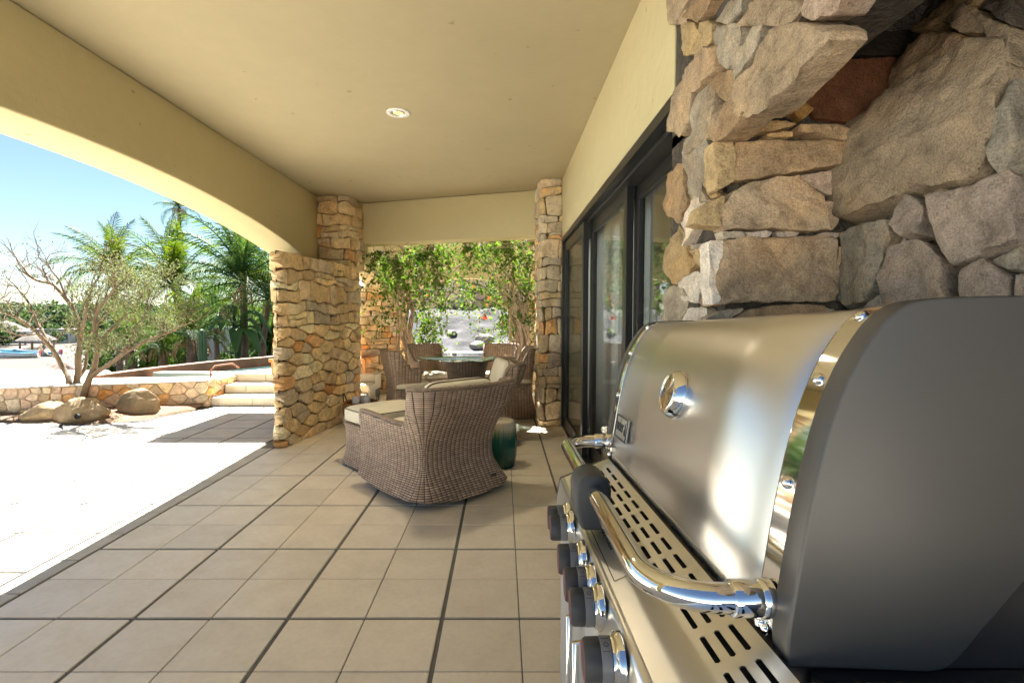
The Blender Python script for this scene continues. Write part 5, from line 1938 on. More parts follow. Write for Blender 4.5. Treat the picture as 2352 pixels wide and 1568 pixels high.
def ring_wall(z0, z1, r0, r1, mat, name, uvs=1.0):
    P, U = [], []
    for i in range(41):
        a = 2 * math.pi * i / 40
        P.append([((r0 + (r1 - r0) * t + .02 * math.sin(t * math.pi)) * math.cos(a), (r0 + (r1 - r0) * t + .02 * math.sin(t * math.pi)) * math.sin(a), z0 + (z1 - z0) * t) for t in [q / 6 for q in range(7)]])
        U.append([(a * .18, z0 + (z1 - z0) * q / 6) for q in range(7)])
    o = MB().grid(P, U).build(name, M[mat], bk_, smooth=60)
    o.modifiers.new('thick', 'SOLIDIFY').thickness = .008


ring_wall(0.0, .15, .16, .19, 'white_cloth', 'lower_weave')
ring_wall(.15, .29, .19, .175, 'basket', 'upper_weave')
MB().lathe([(.001, .004), (.155, .004)], 30, cap=False).build('bottom', M['basket'], bk_)
for sx in (-1, 1):
    pts = [Vector((sx * .176 + .015 * math.sin(t * math.pi) * sx, -.06 + .12 * t, .285 + .085 * math.sin(t * math.pi))) for t in [q / 12 for q in range(13)]]
    MB().tube(pts, .007, 7).build('handle', M['piping'], bk_, smooth=60)
for k, (x, y, a, lab) in enumerate(((-.06, -.02, .3, 'left rolled striped towel standing in the basket'), (.06, .01, -.4, 'right rolled striped towel standing in the basket'), (0.0, .09, .1, 'rolled towel at the back of the basket'))):
    P = []
    for i in range(41):
        t = i / 40
        ang = t * 4 * math.pi
        r_ = .012 + .034 * t
        P.append([(x + r_ * math.cos(ang) + .08 * (z - .1) * math.sin(a), y + r_ * math.sin(ang), z + .006 * math.sin(ang * 1.3)) for z in (.02, .15, .25, .335, .34)])
    o = MB().grid(P).build('towel', M['towel'], smooth=60, off=(0, 0, 0))
    o.location = bk_.location
    o.modifiers.new('thick', 'SOLIDIFY').thickness = .008
    tag(o, lab, 'towel', 'towels in the basket', 'thing')


# ---------------------------------------------------------------- pool
pool = empty('swimming_pool', (-3.0, 9.5, 0), 'dark water infinity pool with a rust coloured rim beyond the steps', 'pool')
po = pool.location
FRONT = [(-5.45, 7.15), (-4.17, 7.32), (-4.16, 7.9), (-3.77, 8.44), (-2.3, 9.9), (2.6, 9.9)]
RIM = [(-5.56, 7.10), (-5.46, 8.15), (-5.16, 9.34), (-4.66, 10.30), (-4.3, 11.6)]
wp = FRONT + [(2.6, 12.2), (-4.2, 11.7)] + list(reversed(RIM[:4]))
MB().prism(wp, lambda a, b, d: (a, b, d), 0.0, 0.225).build('pool_water', M['pool_water'], pool, off=po, recalc=True)
rimm = MB()
for (xa, ya), (xb, yb) in zip(RIM, RIM[1:]):
    dx, dy = xb - xa, yb - ya
    L = math.hypot(dx, dy); nx, ny = -dy / L * .16, dx / L * .16
    rimm.add([(xa, ya, -.8), (xb, yb, -.8), (xb + nx, yb + ny, -.8), (xa + nx, ya + ny, -.8), (xa, ya, .40), (xb, yb, .40), (xb + nx, yb + ny, .40), (xa + nx, ya + ny, .40)],
             [(0, 3, 2, 1), (4, 5, 6, 7), (0, 1, 5, 4), (2, 3, 7, 6), (1, 2, 6, 5), (3, 0, 4, 7)])
rimm.build('rim', M['rust'], pool, off=po)
MB().prism([(-5.42, 7.98), (-4.17, 7.80), (-4.05, 8.06), (-5.36, 8.18)], lambda a, b, d: (a, b, d), 0.0, 0.345).build('spa_divider', M['deck'], pool, off=po, recalc=True)
MB().box(-2.0, 2.8, 9.78, 9.902, -0.1, 0.33).build('front_wall', M['pool_tile'], pool, off=po)
MB().box(-2.0, 2.8, 9.74, 9.96, 0.331, 0.365).build('coping', M['deck'], pool, off=po, bevel=.006)
MB().box(-4.3, 2.9, 11.9, 12.3, -0.6, 0.37).build('far_rim', M['grey_wall'], pool, off=po)
pr = empty('spa_handrail', (-4.0, 7.15, DECK_Z), 'small bent metal handrail standing at the near corner of the spa', 'handrail')
MB().tube([(-.05, 0, -.01), (-.05, 0, .10), (-.02, .06, .16), (.10, .30, .17), (.16, .36, .10)], .012, 8).build('rail', M['rust'], pr, smooth=60)

# a low teak lounger beside the broad pillar on the deck
tl_ = empty('teak_lounger', (-2.85, 7.95, DECK_Z), 'low orange teak lounger on the deck, mostly behind the broad stone pillar', 'sun lounger')
m = MB()
for y in (-.28, .28):
    m.box(-.62, .9, y - .02, y + .02, .17, .22)
m.build('frame', M['teak'], tl_)
for x in (-.55, .8):
    for y in (-.28, .28):
        MB().box(x - .022, x + .022, y - .045, y - .0205, 0, .22).build('leg', M['teak'], tl_)
for k in range(9):
    MB().box(-.1 + k * .11, -.02 + k * .11, -.25, .25, .221, .238).build('slat', M['teak'], tl_)
for k in range(5):
    t = k / 5
    MB().obox((-.2 - .30 * t, 0, .27 + .22 * t), (.075, .5, .018), Matrix.Rotation(R(36), 3, 'Y')).build('slat', M['teak'], tl_)
for y in (-.235, .235):
    MB().obox((-.34, y, .36), (.56, .035, .03), Matrix.Rotation(R(36), 3, 'Y')).build('back_rail', M['teak'], tl_)

# white umbrella beyond the pillar
um = empty('patio_umbrella', (-4.6, 13.2, -0.5), 'white canvas parasol just showing on both sides of the broad stone pillar', 'umbrella')
MB().tube([(0, 0, 0), (0, 0, 3.05)], .025, 10).build('pole', M['teak'], um)
n = 8
m = MB()
vs_ = [(0, 0, 3.1)]
for rr, zz in ((.6, 2.83), (1.2, 2.45), (1.2, 2.30)):
    for k in range(n * 2):
        a = 2 * math.pi * k / (n * 2)
        q = rr * (1 if k % 2 == 0 else .94)
        vs_.append((q * math.cos(a), q * math.sin(a), zz + (0 if k % 2 == 0 else .02)))
N2 = n * 2
fs = [(0, 1 + k, 1 + (k + 1) % N2) for k in range(N2)]
for r_ in range(2):
    fs += [(1 + r_ * N2 + k, 1 + (r_ + 1) * N2 + k, 1 + (r_ + 1) * N2 + (k + 1) % N2, 1 + r_ * N2 + (k + 1) % N2) for k in range(N2)]
m.add(vs_, fs)
o = m.build('canopy', M['white_cloth'], um)
o.modifiers.new('thick', 'SOLIDIFY').thickness = .006
for k in range(n):
    a = 2 * math.pi * k / n
    MB().tube([(0, 0, 2.75), (1.17 * math.cos(a), 1.17 * math.sin(a), 2.43)], .01, 5).build('rib', M['teak'], um)


# ---------------------------------------------------------------- boulders
def boulder(name, loc, size, seed, label, mat, cat='boulder', cut=None, group=None, rz=0):
    bm = bmesh.new()
    bmesh.ops.create_icosphere(bm, subdivisions=5, radius=1)
    rg = random.Random(seed)
    planes = []
    for k in range(cut or 7):
        v = Vector((rg.uniform(-1, 1), rg.uniform(-1, 1), rg.uniform(-.3, 1))).normalized()
        planes.append((v, rg.uniform(.66, .9)))
    for v in bm.verts:
        p = v.co.copy()
        for n_, d in planes:
            e = p.dot(n_) - d
            if e > 0: p -= n_ * e * .92
        q = p * 1.3
        p += v.co * (0.06 * noise.noise(q * 1.1 + Vector((seed, 0, 0))) + .02 * noise.noise(q * 3.5 + Vector((0, seed, 0))) + .018 * noise.noise(q * 9))
        v.co = Vector((p.x * size[0], p.y * size[1], p.z * size[2]))
    me = bpy.data.meshes.new(name)
    bm.to_mesh(me); bm.free()
    me.polygons.foreach_set('use_smooth', [True] * len(me.polygons))
    me.set_sharp_from_angle(angle=R(32))
    me.materials.append(M[mat])
    o = bpy.data.objects.new(name, me); COL.objects.link(o)
    o.location = loc; o.rotation_euler = (0, 0, rz)
    return tag(o, label, cat, group, 'thing')


boulder('boulder', (-4.92, 5.99, 0.10), (.31, .20, .17), 4, 'tan boulder at the terrace edge with a small black socket in its face', 'boulder', group='planter boulders')
boulder('boulder', (-5.32, 6.06, 0.08), (.32, .20, .15), 9, 'darker low boulder leaning on the left of the tan boulder', 'boulder', group='planter boulders', rz=.3)
boulder('boulder', (-4.48, 6.36, 0.13), (.27, .19, .19), 15, 'rounded tan boulder on the soil, right of the tree', 'boulder', group='planter boulders')
sk = MB().lathe([(.03, 0), (.03, .02), (.022, .024), (.02, .012), (.001, .012)], 18, Matrix.Translation((0, 0, 0)) @ Matrix.Rotation(R(90), 4, 'X')).build('garden_socket', M['black'], smooth=50)
sk.location = (-4.80, 5.80, .085)
tag(sk, 'small round black outdoor socket on the face of the tan boulder', 'socket', kind='thing')
for k in range(26):
    pass

# ---------------------------------------------------------------- plants
def leaf(m, p, size, rg, flat=0.0, asp=.55):
    d = Vector((rg.gauss(0, 1), rg.gauss(0, 1), rg.gauss(0, 1) * (1 - flat) - .2)).normalized()
    s_ = d.cross(Vector((rg.gauss(0, 1), rg.gauss(0, 1), rg.gauss(0, 1)))).normalized() * size * asp
    u = d * size
    n_ = d.cross(s_).normalized() * size * .12
    b = len(m.v)
    m.v += [tuple(p - u * .5), tuple(p + s_ * .5 + n_), tuple(p + u * .5), tuple(p - s_ * .5 + n_)]
    m.f += [(b, b + 1, b + 2), (b, b + 2, b + 3)]


def leaf_cloud(m, c, rad, n, size, rg, shell=.45):
    c = Vector(c)
    for k in range(n):
        d = Vector((rg.gauss(0, 1), rg.gauss(0, 1), rg.gauss(0, 1))).normalized() * (rg.random() ** shell)
        leaf(m, c + Vector((d.x * rad[0], d.y * rad[1], d.z * rad[2])), size * rg.uniform(.6, 1.35), rg)


def wiggle(a, b, n, amp, rg, sag=0):
    a = Vector(a); b = Vector(b)
    s = rg.uniform(0, 99)
    out = []
    for i in range(n):
        t = i / (n - 1)
        p = a.lerp(b, t)
        w = math.sin(t * math.pi) ** .6
        p = p + Vector((noise.noise((t * 2.6, s, 0)), noise.noise((t * 2.6, s, 7)), .5 * noise.noise((t * 2.6, s, 13)))) * amp * w
        p.z -= sag * math.sin(t * math.pi)
        out.append(p)
    return out


def branchlet(mb, tips, p, d, L, r, depth, rg, up=.15, spread=.75, seg=4):
    pts = [Vector(p)]
    d = Vector(d).normalized()
    for k in range(seg):
        d = (d + Vector((rg.gauss(0, .22), rg.gauss(0, .22), rg.gauss(0, .18) + up * .3))).normalized()
        pts.append(pts[-1] + d * L / seg)
    mb.tube(pts, [r * (1 - .45 * k / seg) for k in range(seg + 1)], 6 if r > .012 else 4, caps=False)
    if depth == 0:
        tips.append((pts[-1], d)); tips.append((pts[-2], d))
        return
    for k in range(rg.choice((2, 3, 3)) if depth > 1 else rg.choice((2, 3))):
        q = pts[rg.choice((2, 3, 4)) if k else 4]
        nd = (d + Vector((rg.gauss(0, spread), rg.gauss(0, spread), rg.gauss(0, spread * .7)))).normalized()
        branchlet(mb, tips, q, nd, L * rg.uniform(.6, .85), r * .6, depth - 1, rg, up, spread, seg)


def terrace_tree():
    rg = random.Random(17)
    base = Vector((-6.02, 6.95, 0.02))
    base = at(168, 915, 6.45); base.z = 0.0
    root = empty('small_tree', base, 'small many stemmed tree, half bare, growing behind the planter boulders', 'tree')
    Y = base.y
    limbs = [
        [(168, 912, 0), (158, 880, 0), (146, 845, .1), (118, 800, .05), (85, 765, 0), (48, 735, -.05), (5, 716, -.1), (-40, 690, -.1)],
        [(118, 800, .05), (88, 745, .15), (62, 690, .2), (35, 660, .25), (8, 655, .25)],
        [(172, 908, .05), (176, 870, .12), (180, 830, .15), (184, 775, .2), (172, 720, .3), (150, 685, .3), (120, 655, .35), (75, 640, .4), (52, 615, .4)],
        [(184, 775, .2), (196, 720, .1), (206, 675, 0), (222, 640, 0), (230, 615, 0)],
        [(150, 685, .3), (140, 650, .3), (120, 622, .25), (108, 600, .2)],
        [(176, 905, -.05), (205, 868, -.1), (218, 835, -.1), (225, 790, -.2), (215, 745, -.25), (232, 700, -.3), (262, 668, -.35)],
        [(205, 868, -.1), (245, 840, -.15), (290, 808, -.25), (335, 785, -.3), (385, 765, -.3), (430, 745, -.3)],
        [(290, 808, -.25), (305, 765, -.2), (330, 725, -.2), (350, 690, -.2)],
        [(225, 790, -.2), (255, 755, -.1), (290, 725, 0), (320, 690, .05)],
        [(176, 870, .12), (192, 850, .25), (200, 815, .35), (208, 760, .4), (250, 720, .45), (280, 690, .5)],
        [(85, 765, 0), (60, 770, -.2), (25, 765, -.3), (-15, 755, -.3)],
    ]
    trunk = MB(); twig = MB(); tips = []
    lf = MB()
    radii = [.034, .018, .039, .02, .013, .037, .028, .016, .018, .022, .012]
    for L, r in zip(limbs, radii):
        pts = [at(x, y, Y + d) for x, y, d in L]
        if L[0][1] > 900: pts[0].z = 0.0
        c = catmull([tuple(p) for p in pts], 4)
        c = [p + Vector((noise.noise(p * 5), noise.noise(p * 5 + Vector((9, 0, 0))), noise.noise(p * 5 + Vector((0, 9, 0))))) * .018 for p in c]
        trunk.tube(c, [r * (1.15 - .85 * k / (len(c) - 1)) for k in range(len(c))], 9)
        n = len(c)
        for k in range(int(n * .35), n, 2):
            d = (c[min(k + 1, n - 1)] - c[k - 1]).normalized()
            dd = (d + Vector((rg.gauss(0, .8), rg.gauss(0, .8), rg.gauss(0.25, .5)))).normalized()
            branchlet(twig, tips, c[k], dd, rg.uniform(.14, .29), r * .2 + .003, 2, rg, .25, .7)
        branchlet(twig, tips, c[-1], (c[-1] - c[-3]).normalized(), .24, r * .3, 2, rg, .3, .6)
    off = root.location
    trunk.build('trunk', M['bark'], root, smooth=60, off=off)
    tag(twig.build('twigs', M['bark'], root, smooth=60, off=off), kind='stuff')
    for p, d in tips:
        # leafy on the right, thin on the left and towards the top
        u = p.x - (base.x)
        dens = 0.2 + max(0, min(1, (u + .25) / .9)) * 1.9
        if p.z > 1.72: dens *= max(.12, 1 - (p.z - 1.72) * 3.2)
        for k in range(int(dens * 9 + rg.random())):
            leaf(lf, p + Vector((rg.gauss(0, .055), rg.gauss(0, .055), rg.gauss(0, .05))), rg.uniform(.022, .044), rg, asp=.42)
    tag(lf.build('foliage', M['mesquite_leaf'], root, off=off), kind='stuff')


terrace_tree()


def frond_mesh(seed, L=2.4, n=38, droop=.9, leaf_len=.55, mat='palm_leaf', width=.035):
    rg = random.Random(seed)
    m = MB()
    pts = []
    ang = 0.0
    p = Vector((0, 0, 0))
    dirn = 0.25
    for k in range(13):
        pts.append(p.copy())
        a = dirn - droop * (k / 12) ** 1.4 * 1.25
        p = p + Vector((.02 * noise.noise((k * .4, seed, 0)), math.cos(a), math.sin(a))) * L / 12
    m.tube(pts, [.022 * (1 - k / 13) + .004 for k in range(13)], 5)
    for k in range(n):
        t = .10 + .90 * (k / (n - 1))
        f = t * 12
        i = min(11, int(f))
        q = pts[i].lerp(pts[i + 1], f - i)
        tg = (pts[i + 1] - pts[i]).normalized()
        ll = leaf_len * (math.sin(min(1, (t * .92 + .12)) * math.pi) ** .55) * rg.uniform(.85, 1.12)
        for sx in (-1, 1):
            out = (Vector((sx, 0, 0)) * .80 + tg * (.45 + .5 * t) + Vector((0, 0, rg.uniform(.05, .32)))).normalized()
            mid = q + out * ll * .5
            end = q + (out + Vector((0, 0, -rg.uniform(.35, .9)))).normalized() * ll
            w = tg * width
            b = len(m.v)
            m.v += [tuple(q - w * .3), tuple(q + w * .3), tuple(mid + w * .5), tuple(mid - w * .5), tuple(end)]
            m.f += [(b, b + 1, b + 2, b + 3), (b + 3, b + 2, b + 4)]
    return m.build('frond', M[mat])


FR = {}
for mt in ('palm_leaf', 'palm_yellow'):
    FR[mt] = [frond_mesh(k + (50 if mt == 'palm_yellow' else 0), droop=dr, mat=mt) for k, dr in enumerate((.55, .85, 1.15, 1.45))]
unused = [o for v in FR.values() for o in v]


def palm(base, top, r, nf, size, label, seed, yellow=.15, lean=0, upright=0.0, wind=None, dry=3, group=None, name='palm_tree', sweep=None):
    rg = random.Random(seed)
    base = Vector(base); top = Vector(top)
    root = empty(name, base, label, 'palm tree', group=group)
    n = 14
    pts = []
    for i in range(n):
        t = i / (n - 1)
        p = base.lerp(top, t) + Vector((lean * math.sin(t * math.pi) * .3, 0, 0))
        pts.append(p - base)
    m = MB()
    fine = []
    rr = []
    for i in range(n * 4):
        t = i / (n * 4 - 1)
        f = t * (n - 1); j = min(n - 2, int(f))
        fine.append(pts[j].lerp(pts[j + 1], f - j))
        rr.append(r * (1.25 - .45 * t) * (1 + (.10 if i % 2 else 0)))
    m.tube(fine, rr, 9)
    m.build('trunk', M['palm_bark'], root, smooth=50)
    c = pts[-1]
    for k in range(nf):
        az = 2 * math.pi * (k * .381966) + rg.uniform(-.3, .3)
        el = R(78) * (1 - k / nf) - R(25) * (k / nf) + rg.uniform(-.12, .12) + upright
        mt = 'palm_yellow' if rg.random() < yellow else 'palm_leaf'
        vi = min(3, int(k / nf * 4))
        src = FR[mt][vi]
        sc = size / 2.4 * rg.uniform(.8, 1.1)
        if wind: az = az + wind * math.sin(az) * .5
        o = link_copy(src, root, c + Vector((0, 0, .02)), Euler((el, rg.uniform(-.25, .25), az), 'XYZ'), (sc, sc, sc))
    if dry:
        m = MB()
        for k in range(dry * 4):
            az = rg.uniform(0, 6.28)
            d = Vector((math.cos(az), math.sin(az), 0))
            q = c - Vector((0, 0, rg.uniform(.02, .5) * size * .3))
            m.tube([q + d * r * .7, q + d * r * 2.6 - Vector((0, 0, .04)) * size, q + d * r * 3.2 - Vector((0, 0, .22)) * size], [.03 * size * .4, .02 * size * .4, .006], 5)
        m.build('dry_sheath', M['dry_frond'], root, smooth=60)
    return root


# palms beyond the pool
def gnd(x, y): return Vector((x, y, terrain_z(x, y) - .05))


def palm_px(cx, cy, Y, bx, by_z, r, nf, size, label, seed, **kw):
    top = at(cx, cy, Y)
    b = at(bx, 800, Y)
    b.z = terrain_z(b.x, b.y) - .08 if by_z is None else by_z
    return palm(b, top, r, nf, size, label, seed, **kw)


palm_px(262, 628, 18, 275, None, .09, 24, 2.1, 'leftmost palm with bright yellow green fronds blown to one side', 101, yellow=.6, group='palms beyond the pool', upright=.15)
palm_px(400, 660, 16, 440, None, .09, 26, 2.3, 'palm with upright lime green centre fronds, left of the dark palm', 102, yellow=.55, group='palms beyond the pool', upright=.2)
palm_px(560, 650, 15, 560, None, .10, 30, 2.6, 'large dark green palm next to the broad stone pillar', 103, yellow=.08, group='palms beyond the pool', upright=.05)
palm_px(618, 690, 16, 590, None, .08, 22, 2.2, 'dark palm partly hidden by the broad stone pillar', 107, yellow=.1, group='palms beyond the pool')
palm_px(495, 745, 17, 500, None, .08, 20, 1.9, 'drooping palm between the lime green palm and the dark palm', 108, yellow=.2, group='palms beyond the pool')
palm_px(412, 478, 40, 405, None, .16, 22, 2.3, 'tall palm with a ragged crown just under the arch', 104, yellow=.05, dry=9, group='palms beyond the pool')
palm_px(297, 795, 13, 300, -.55, .11, 18, 1.25, 'short palm at the left, with a shaggy brown trunk', 105, yellow=.4, dry=6, group='short palms behind the pool rim', name='short_palm')
palm_px(372, 800, 12.5, 374, -.55, .09, 16, 1.0, 'short palm in the middle, behind the pool rim', 106, yellow=.3, dry=5, group='short palms behind the pool rim', name='short_palm')
palm_px(440, 775, 12.4, 443, -.5, .13, 20, 1.35, 'short thick palm right beside the ribbed cactus', 109, yellow=.35, dry=8, group='short palms behind the pool rim', name='short_palm')
for o in unused:
    bpy.data.objects.remove(o)

# ribbed cactus
cac = at(466, 836, 11.9); cac.z = terrain_z(cac.x, cac.y)
m = MB()
n = 48
prof = [(.07, 0), (.085, .3), (.088, 1.0), (.08, 1.22), (.06, 1.32), (.025, 1.37), (.001, 1.375)]
vs_ = [(r_ * (1 + .16 * math.cos(2 * math.pi * k / n * 10)) * math.cos(2 * math.pi * k / n), r_ * (1 + .16 * math.cos(2 * math.pi * k / n * 10)) * math.sin(2 * math.pi * k / n), z) for r_, z in prof for k in range(n)]
m.add(vs_, [(i * n + k, i * n + (k + 1) % n, (i + 1) * n + (k + 1) % n, (i + 1) * n + k) for i in range(len(prof) - 1) for k in range(n)])
o = m.build('column_cactus', M['cactus'], smooth=60); o.location = cac
tag(o, 'single ribbed column cactus behind the pool rim', 'cactus', kind='thing')


def bush(loc, rad, n, size, label, seed, mat='bush_leaf', group='bushes beyond the pool', cat='bush', name='bush'):
    rg = random.Random(seed)
    root = empty(name, loc, label, cat, group=group)
    m = MB()
    for k in range(9):
        a = rg.uniform(0, 6.28)
        d = Vector((math.cos(a) * rg.uniform(.1, .75), math.sin(a) * rg.uniform(.1, .75), rg.uniform(.15, .85)))
        leaf_cloud(m, (d.x * rad[0], d.y * rad[1], d.z * rad[2] * 1.15), (rad[0] * .45, rad[1] * .45, rad[2] * .36), n // 9, size, rg)
    tag(m.build('foliage', M[mat], root), kind='stuff')
    s = MB()
    for k in range(6):
        a = rg.uniform(0, 6.28)
        s.tube(wiggle((0, 0, -.05), (rad[0] * .5 * math.cos(a), rad[1] * .5 * math.sin(a), rad[2] * .9), 6, .1, rg), [.03, .026, .022, .018, .013, .008], 6)
    s.build('stem', M['vine_bark'], root, smooth=60)
    return root


def bush_px(x0, x1, ytop, Y, label, seed, n=1500, size=.12, **kw):
    c = at((x0 + x1) / 2, ytop, Y)
    b = terrain_z(c.x, Y) - .05
    w = (x1 - x0) / 2 / 1188 * Y
    return bush((c.x, Y, b), (w, w * .7, (c.z - b) * .82), n, size, label, seed, **kw)


bush_px(560, 660, 690, 19, 'dark green bush behind the palms, next to the broad pillar', 1, 2600, .2)
bush_px(480, 590, 735, 20, 'bush filling the gap under the large dark palm', 2, 1500, .18)
bush_px(380, 490, 745, 22, 'bush behind the lime green palm', 3, 1500, .2)
bush_px(280, 400, 735, 24, 'bush at the left, behind the leftmost palm', 4, 2400, .22)
bush_px(330, 470, 700, 27, 'wide bush far behind the lime green palm', 12, 2600, .26)
bush_px(450, 600, 690, 28, 'wide bush far behind the large dark palm', 13, 2800, .28)
bush_px(180, 300, 745, 34, 'bush at the far left end of the planting, above the beach', 14, 1800, .3)
bush_px(500, 545, 808, 12.6, 'low bright green plant right of the cactus', 5, 500, .10)
bush_px(405, 440, 805, 12.8, 'low bright green plant left of the short thick palm', 6, 350, .10)
bush_px(790, 850, 660, 18, 'dark bush seen through the gap under the short arch', 7, 1600, .16)
bush_px(700, 800, 640, 20, 'bush behind the white parasol', 10, 1600, .18)
# broad leaved plant
bp = empty('banana_plant', gnd(-9.2, 16.5), 'broad leaved plant with large drooping blue green leaves among the palms', 'plant', group=None)
bp.location = at(545, 800, 14.5); bp.location.z = terrain_z(bp.location.x, 14.5)
rg = random.Random(5)
for k in range(11):
    a = k * 2.4; L = rg.uniform(.9, 1.35)
    P = []
    h0 = rg.uniform(1.2, 2.0)
    for i in range(12):
        t = i / 11
        w = .17 * math.sin(min(1, t * .95 + .05) * math.pi) ** .6
        rr_ = .1 + L * t * .75
        z = h0 + .45 * math.sin(t * 2.0) - .9 * t * t
        c = Vector((math.cos(a) * rr_, math.sin(a) * rr_, z)); s_ = Vector((-math.sin(a), math.cos(a), 0)) * w
        P.append([c - s_ + Vector((0, 0, -.04)), c - s_ * .5 + Vector((0, 0, .01)), c, c + s_ * .5 + Vector((0, 0, .01)), c + s_ + Vector((0, 0, -.04))])
    MB().grid(P).build('leaf', M['big_leaf'], bp, smooth=180)
    MB().tube([(0, 0, 0), (math.cos(a) * .06, math.sin(a) * .06, h0 * .6), (math.cos(a) * .12, math.sin(a) * .12, h0)], [.05, .035, .015], 7).build('stalk', M['big_leaf'], bp, smooth=60)

# garden wall behind the palms
gwl = empty('garden_wall', (-10, 24, -1), 'grey block wall far behind the palm trunks', 'wall')
a = at(480, 780, 26); b = at(650, 780, 23)
a.z = b.z = 0
dv = (b - a); ang = math.atan2(dv.y, dv.x)
for r_ in range(4):
    nb = 16
    for k in range(nb):
        L = dv.length / nb
        c = a.lerp(b, (k + .5 + (.5 if r_ % 2 else 0)) / nb)
        MB().obox((c.x + 10, c.y - 24, -.75 + r_ * .5 + 1 - .3), (L * .985, .25 + rnd.uniform(0, .015), .49), Matrix.Rotation(ang, 3, 'Z')).build('block', M['grey_wall'], gwl)

# ---------------------------------------------------------------- rocky slope and wall behind the pool
P = []
for i in range(60):
    x = -3.2 + 6.4 * i / 59
    row = []
    for j in range(34):
        t = j / 33
        y = 12.25 + 2.5 * t
        z = .34 + .98 * smooth01(t * 1.0) + .12 * t + .10 * noise.noise((x * 1.6, y * 1.6, 0)) * min(1, t * 5 + .2) + .06 * noise.noise((x * 5, y * 5, 3)) + .025 * noise.noise((x * 13, y * 13, 3))
        z -= max(0, abs(x + .4) - 2.4) * .25
        row.append((x, y, z))
    P.append(row)
tag(MB().grid(P).build('rock_slope', M['rock_grey'], smooth=40), kind='structure')
rg = random.Random(9)
for k, (x, y, s_, lab) in enumerate(((-.45, 13.05, .24, 'pale rounded stone set in the grey rock slope, above the glass table'), (-.62, 12.75, .2, 'smaller pale stone low on the grey rock slope'), (.25, 13.4, .16, 'pale stone on the right of the grey rock slope'), (-1.3, 13.3, .15, 'pale stone on the left of the grey rock slope'))):
    t = (y - 12.25) / 2.5
    boulder('slope_stone', (x, y, .36 + .98 * smooth01(t) + .12 * t), (s_, s_ * .8, s_ * .6), 30 + k, lab, 'rock_pale', 'stone', group='stones on the rock slope')
uw = empty('upper_wall', (-.5, 15.6, 1.1), 'rubble stone wall above the grey rock slope, seen through the far arch', 'wall')
MB().box(-2.6, 3.0, 0.02, .4, -.6, 2.2).build('mortar', M['mortar'], uw)
lay_stones(uw, [(-3.0, 15.6), (2.4, 15.6)], 0.95, 2.6, 'random', .30, random.Random(14), [(3, GREYS), (2, TAN), (1, PINKS)], joint=.015, h=(.02, .05), seg=.12)
gp = at(1063, 735, 15.35)
o = MB().tube([(0, 0, -.4), (0, 0, 1.25)], .035, 12).build('green_post', M['green_paint'], smooth=60)
o.location = (gp.x, 15.35, 1.0)
tag(o, 'green painted metal post standing on the rock slope', 'post', kind='thing')

# ---------------------------------------------------------------- vines in the pergola
def vine(label, base, seed, strands, clouds, flowers):
    rg = random.Random(seed)
    root = empty('flowering_vine', base, label, 'vine', group='vines climbing the far arch')
    off = root.location
    for k, (a, b, c, r) in enumerate(strands):
        p1 = wiggle(a, b, 9, .16, rg); p2 = wiggle(b, c, 9, .22, rg)
        pts = catmull([tuple(q) for q in (p1 + p2[1:])], 2)
        MB().tube(pts, [r * (1.15 - .8 * i / len(pts)) for i in range(len(pts))], 7).build('stem', M['vine_bark'], root, smooth=60, off=off)
    m = MB(); tw = MB()
    for c, rad, n in clouds:
        for q in range(int(n * 1.1 / 12)):
            d = Vector((rg.gauss(0, .45) * rad[0], rg.gauss(0, .45) * rad[1], rg.gauss(0, .45) * rad[2]))
            p = Vector(c) + d
            dr = Vector((rg.gauss(0, 1), rg.gauss(0, 1), rg.gauss(-.25, .7))).normalized() * rg.uniform(.022, .034)
            line = [p.copy()]
            for w in range(13):
                dr = dr + Vector((rg.gauss(0, .006), rg.gauss(0, .006), rg.gauss(-.002, .005)))
                p = p + dr
                line.append(p.copy())
                if p.z > 2.08 and p.y < 7.30 - (p.x + 1.98) * .322: continue
                leaf(m, p + Vector((rg.gauss(0, .018), rg.gauss(0, .018), rg.gauss(0, .016))), rg.uniform(.038, .074), rg, asp=.7)
            if q % 2 == 0: tw.tube(line[::3], .0035, 3, caps=False)
        for k in range(int(n / 45)):
            d = Vector((rg.uniform(-1, 1) * rad[0], rg.uniform(-1, 1) * rad[1], rg.uniform(-1, 1) * rad[2]))
            e = Vector((rg.uniform(-1, 1) * rad[0], rg.uniform(-1, 1) * rad[1], rg.uniform(-1, 1) * rad[2]))
            tw.tube(wiggle(Vector(c) + d, Vector(c) + e * 1.1, 6, .1, rg), .005, 4, caps=False)
    tag(m.build('foliage', M['vine_leaf'], root, off=off), kind='stuff')
    tag(tw.build('twigs', M['vine_bark'], root, off=off), kind='stuff')
    if flowers:
        f = MB()
        for c, rad, n in flowers:
            for k in range(n):
                q = Vector(c) + Vector((rg.gauss(0, .5) * rad[0], rg.gauss(0, .5) * rad[1], rg.gauss(0, .5) * rad[2]))
                for j in range(4): leaf(f, q + Vector((rg.gauss(0, .015), rg.gauss(0, .015), rg.gauss(0, .015))), .045, rg, asp=.8)
        tag(f.build('flowers', M['flower'], root, off=off), kind='stuff')


def A_(x, y, Y): return tuple(at(x, y, Y))


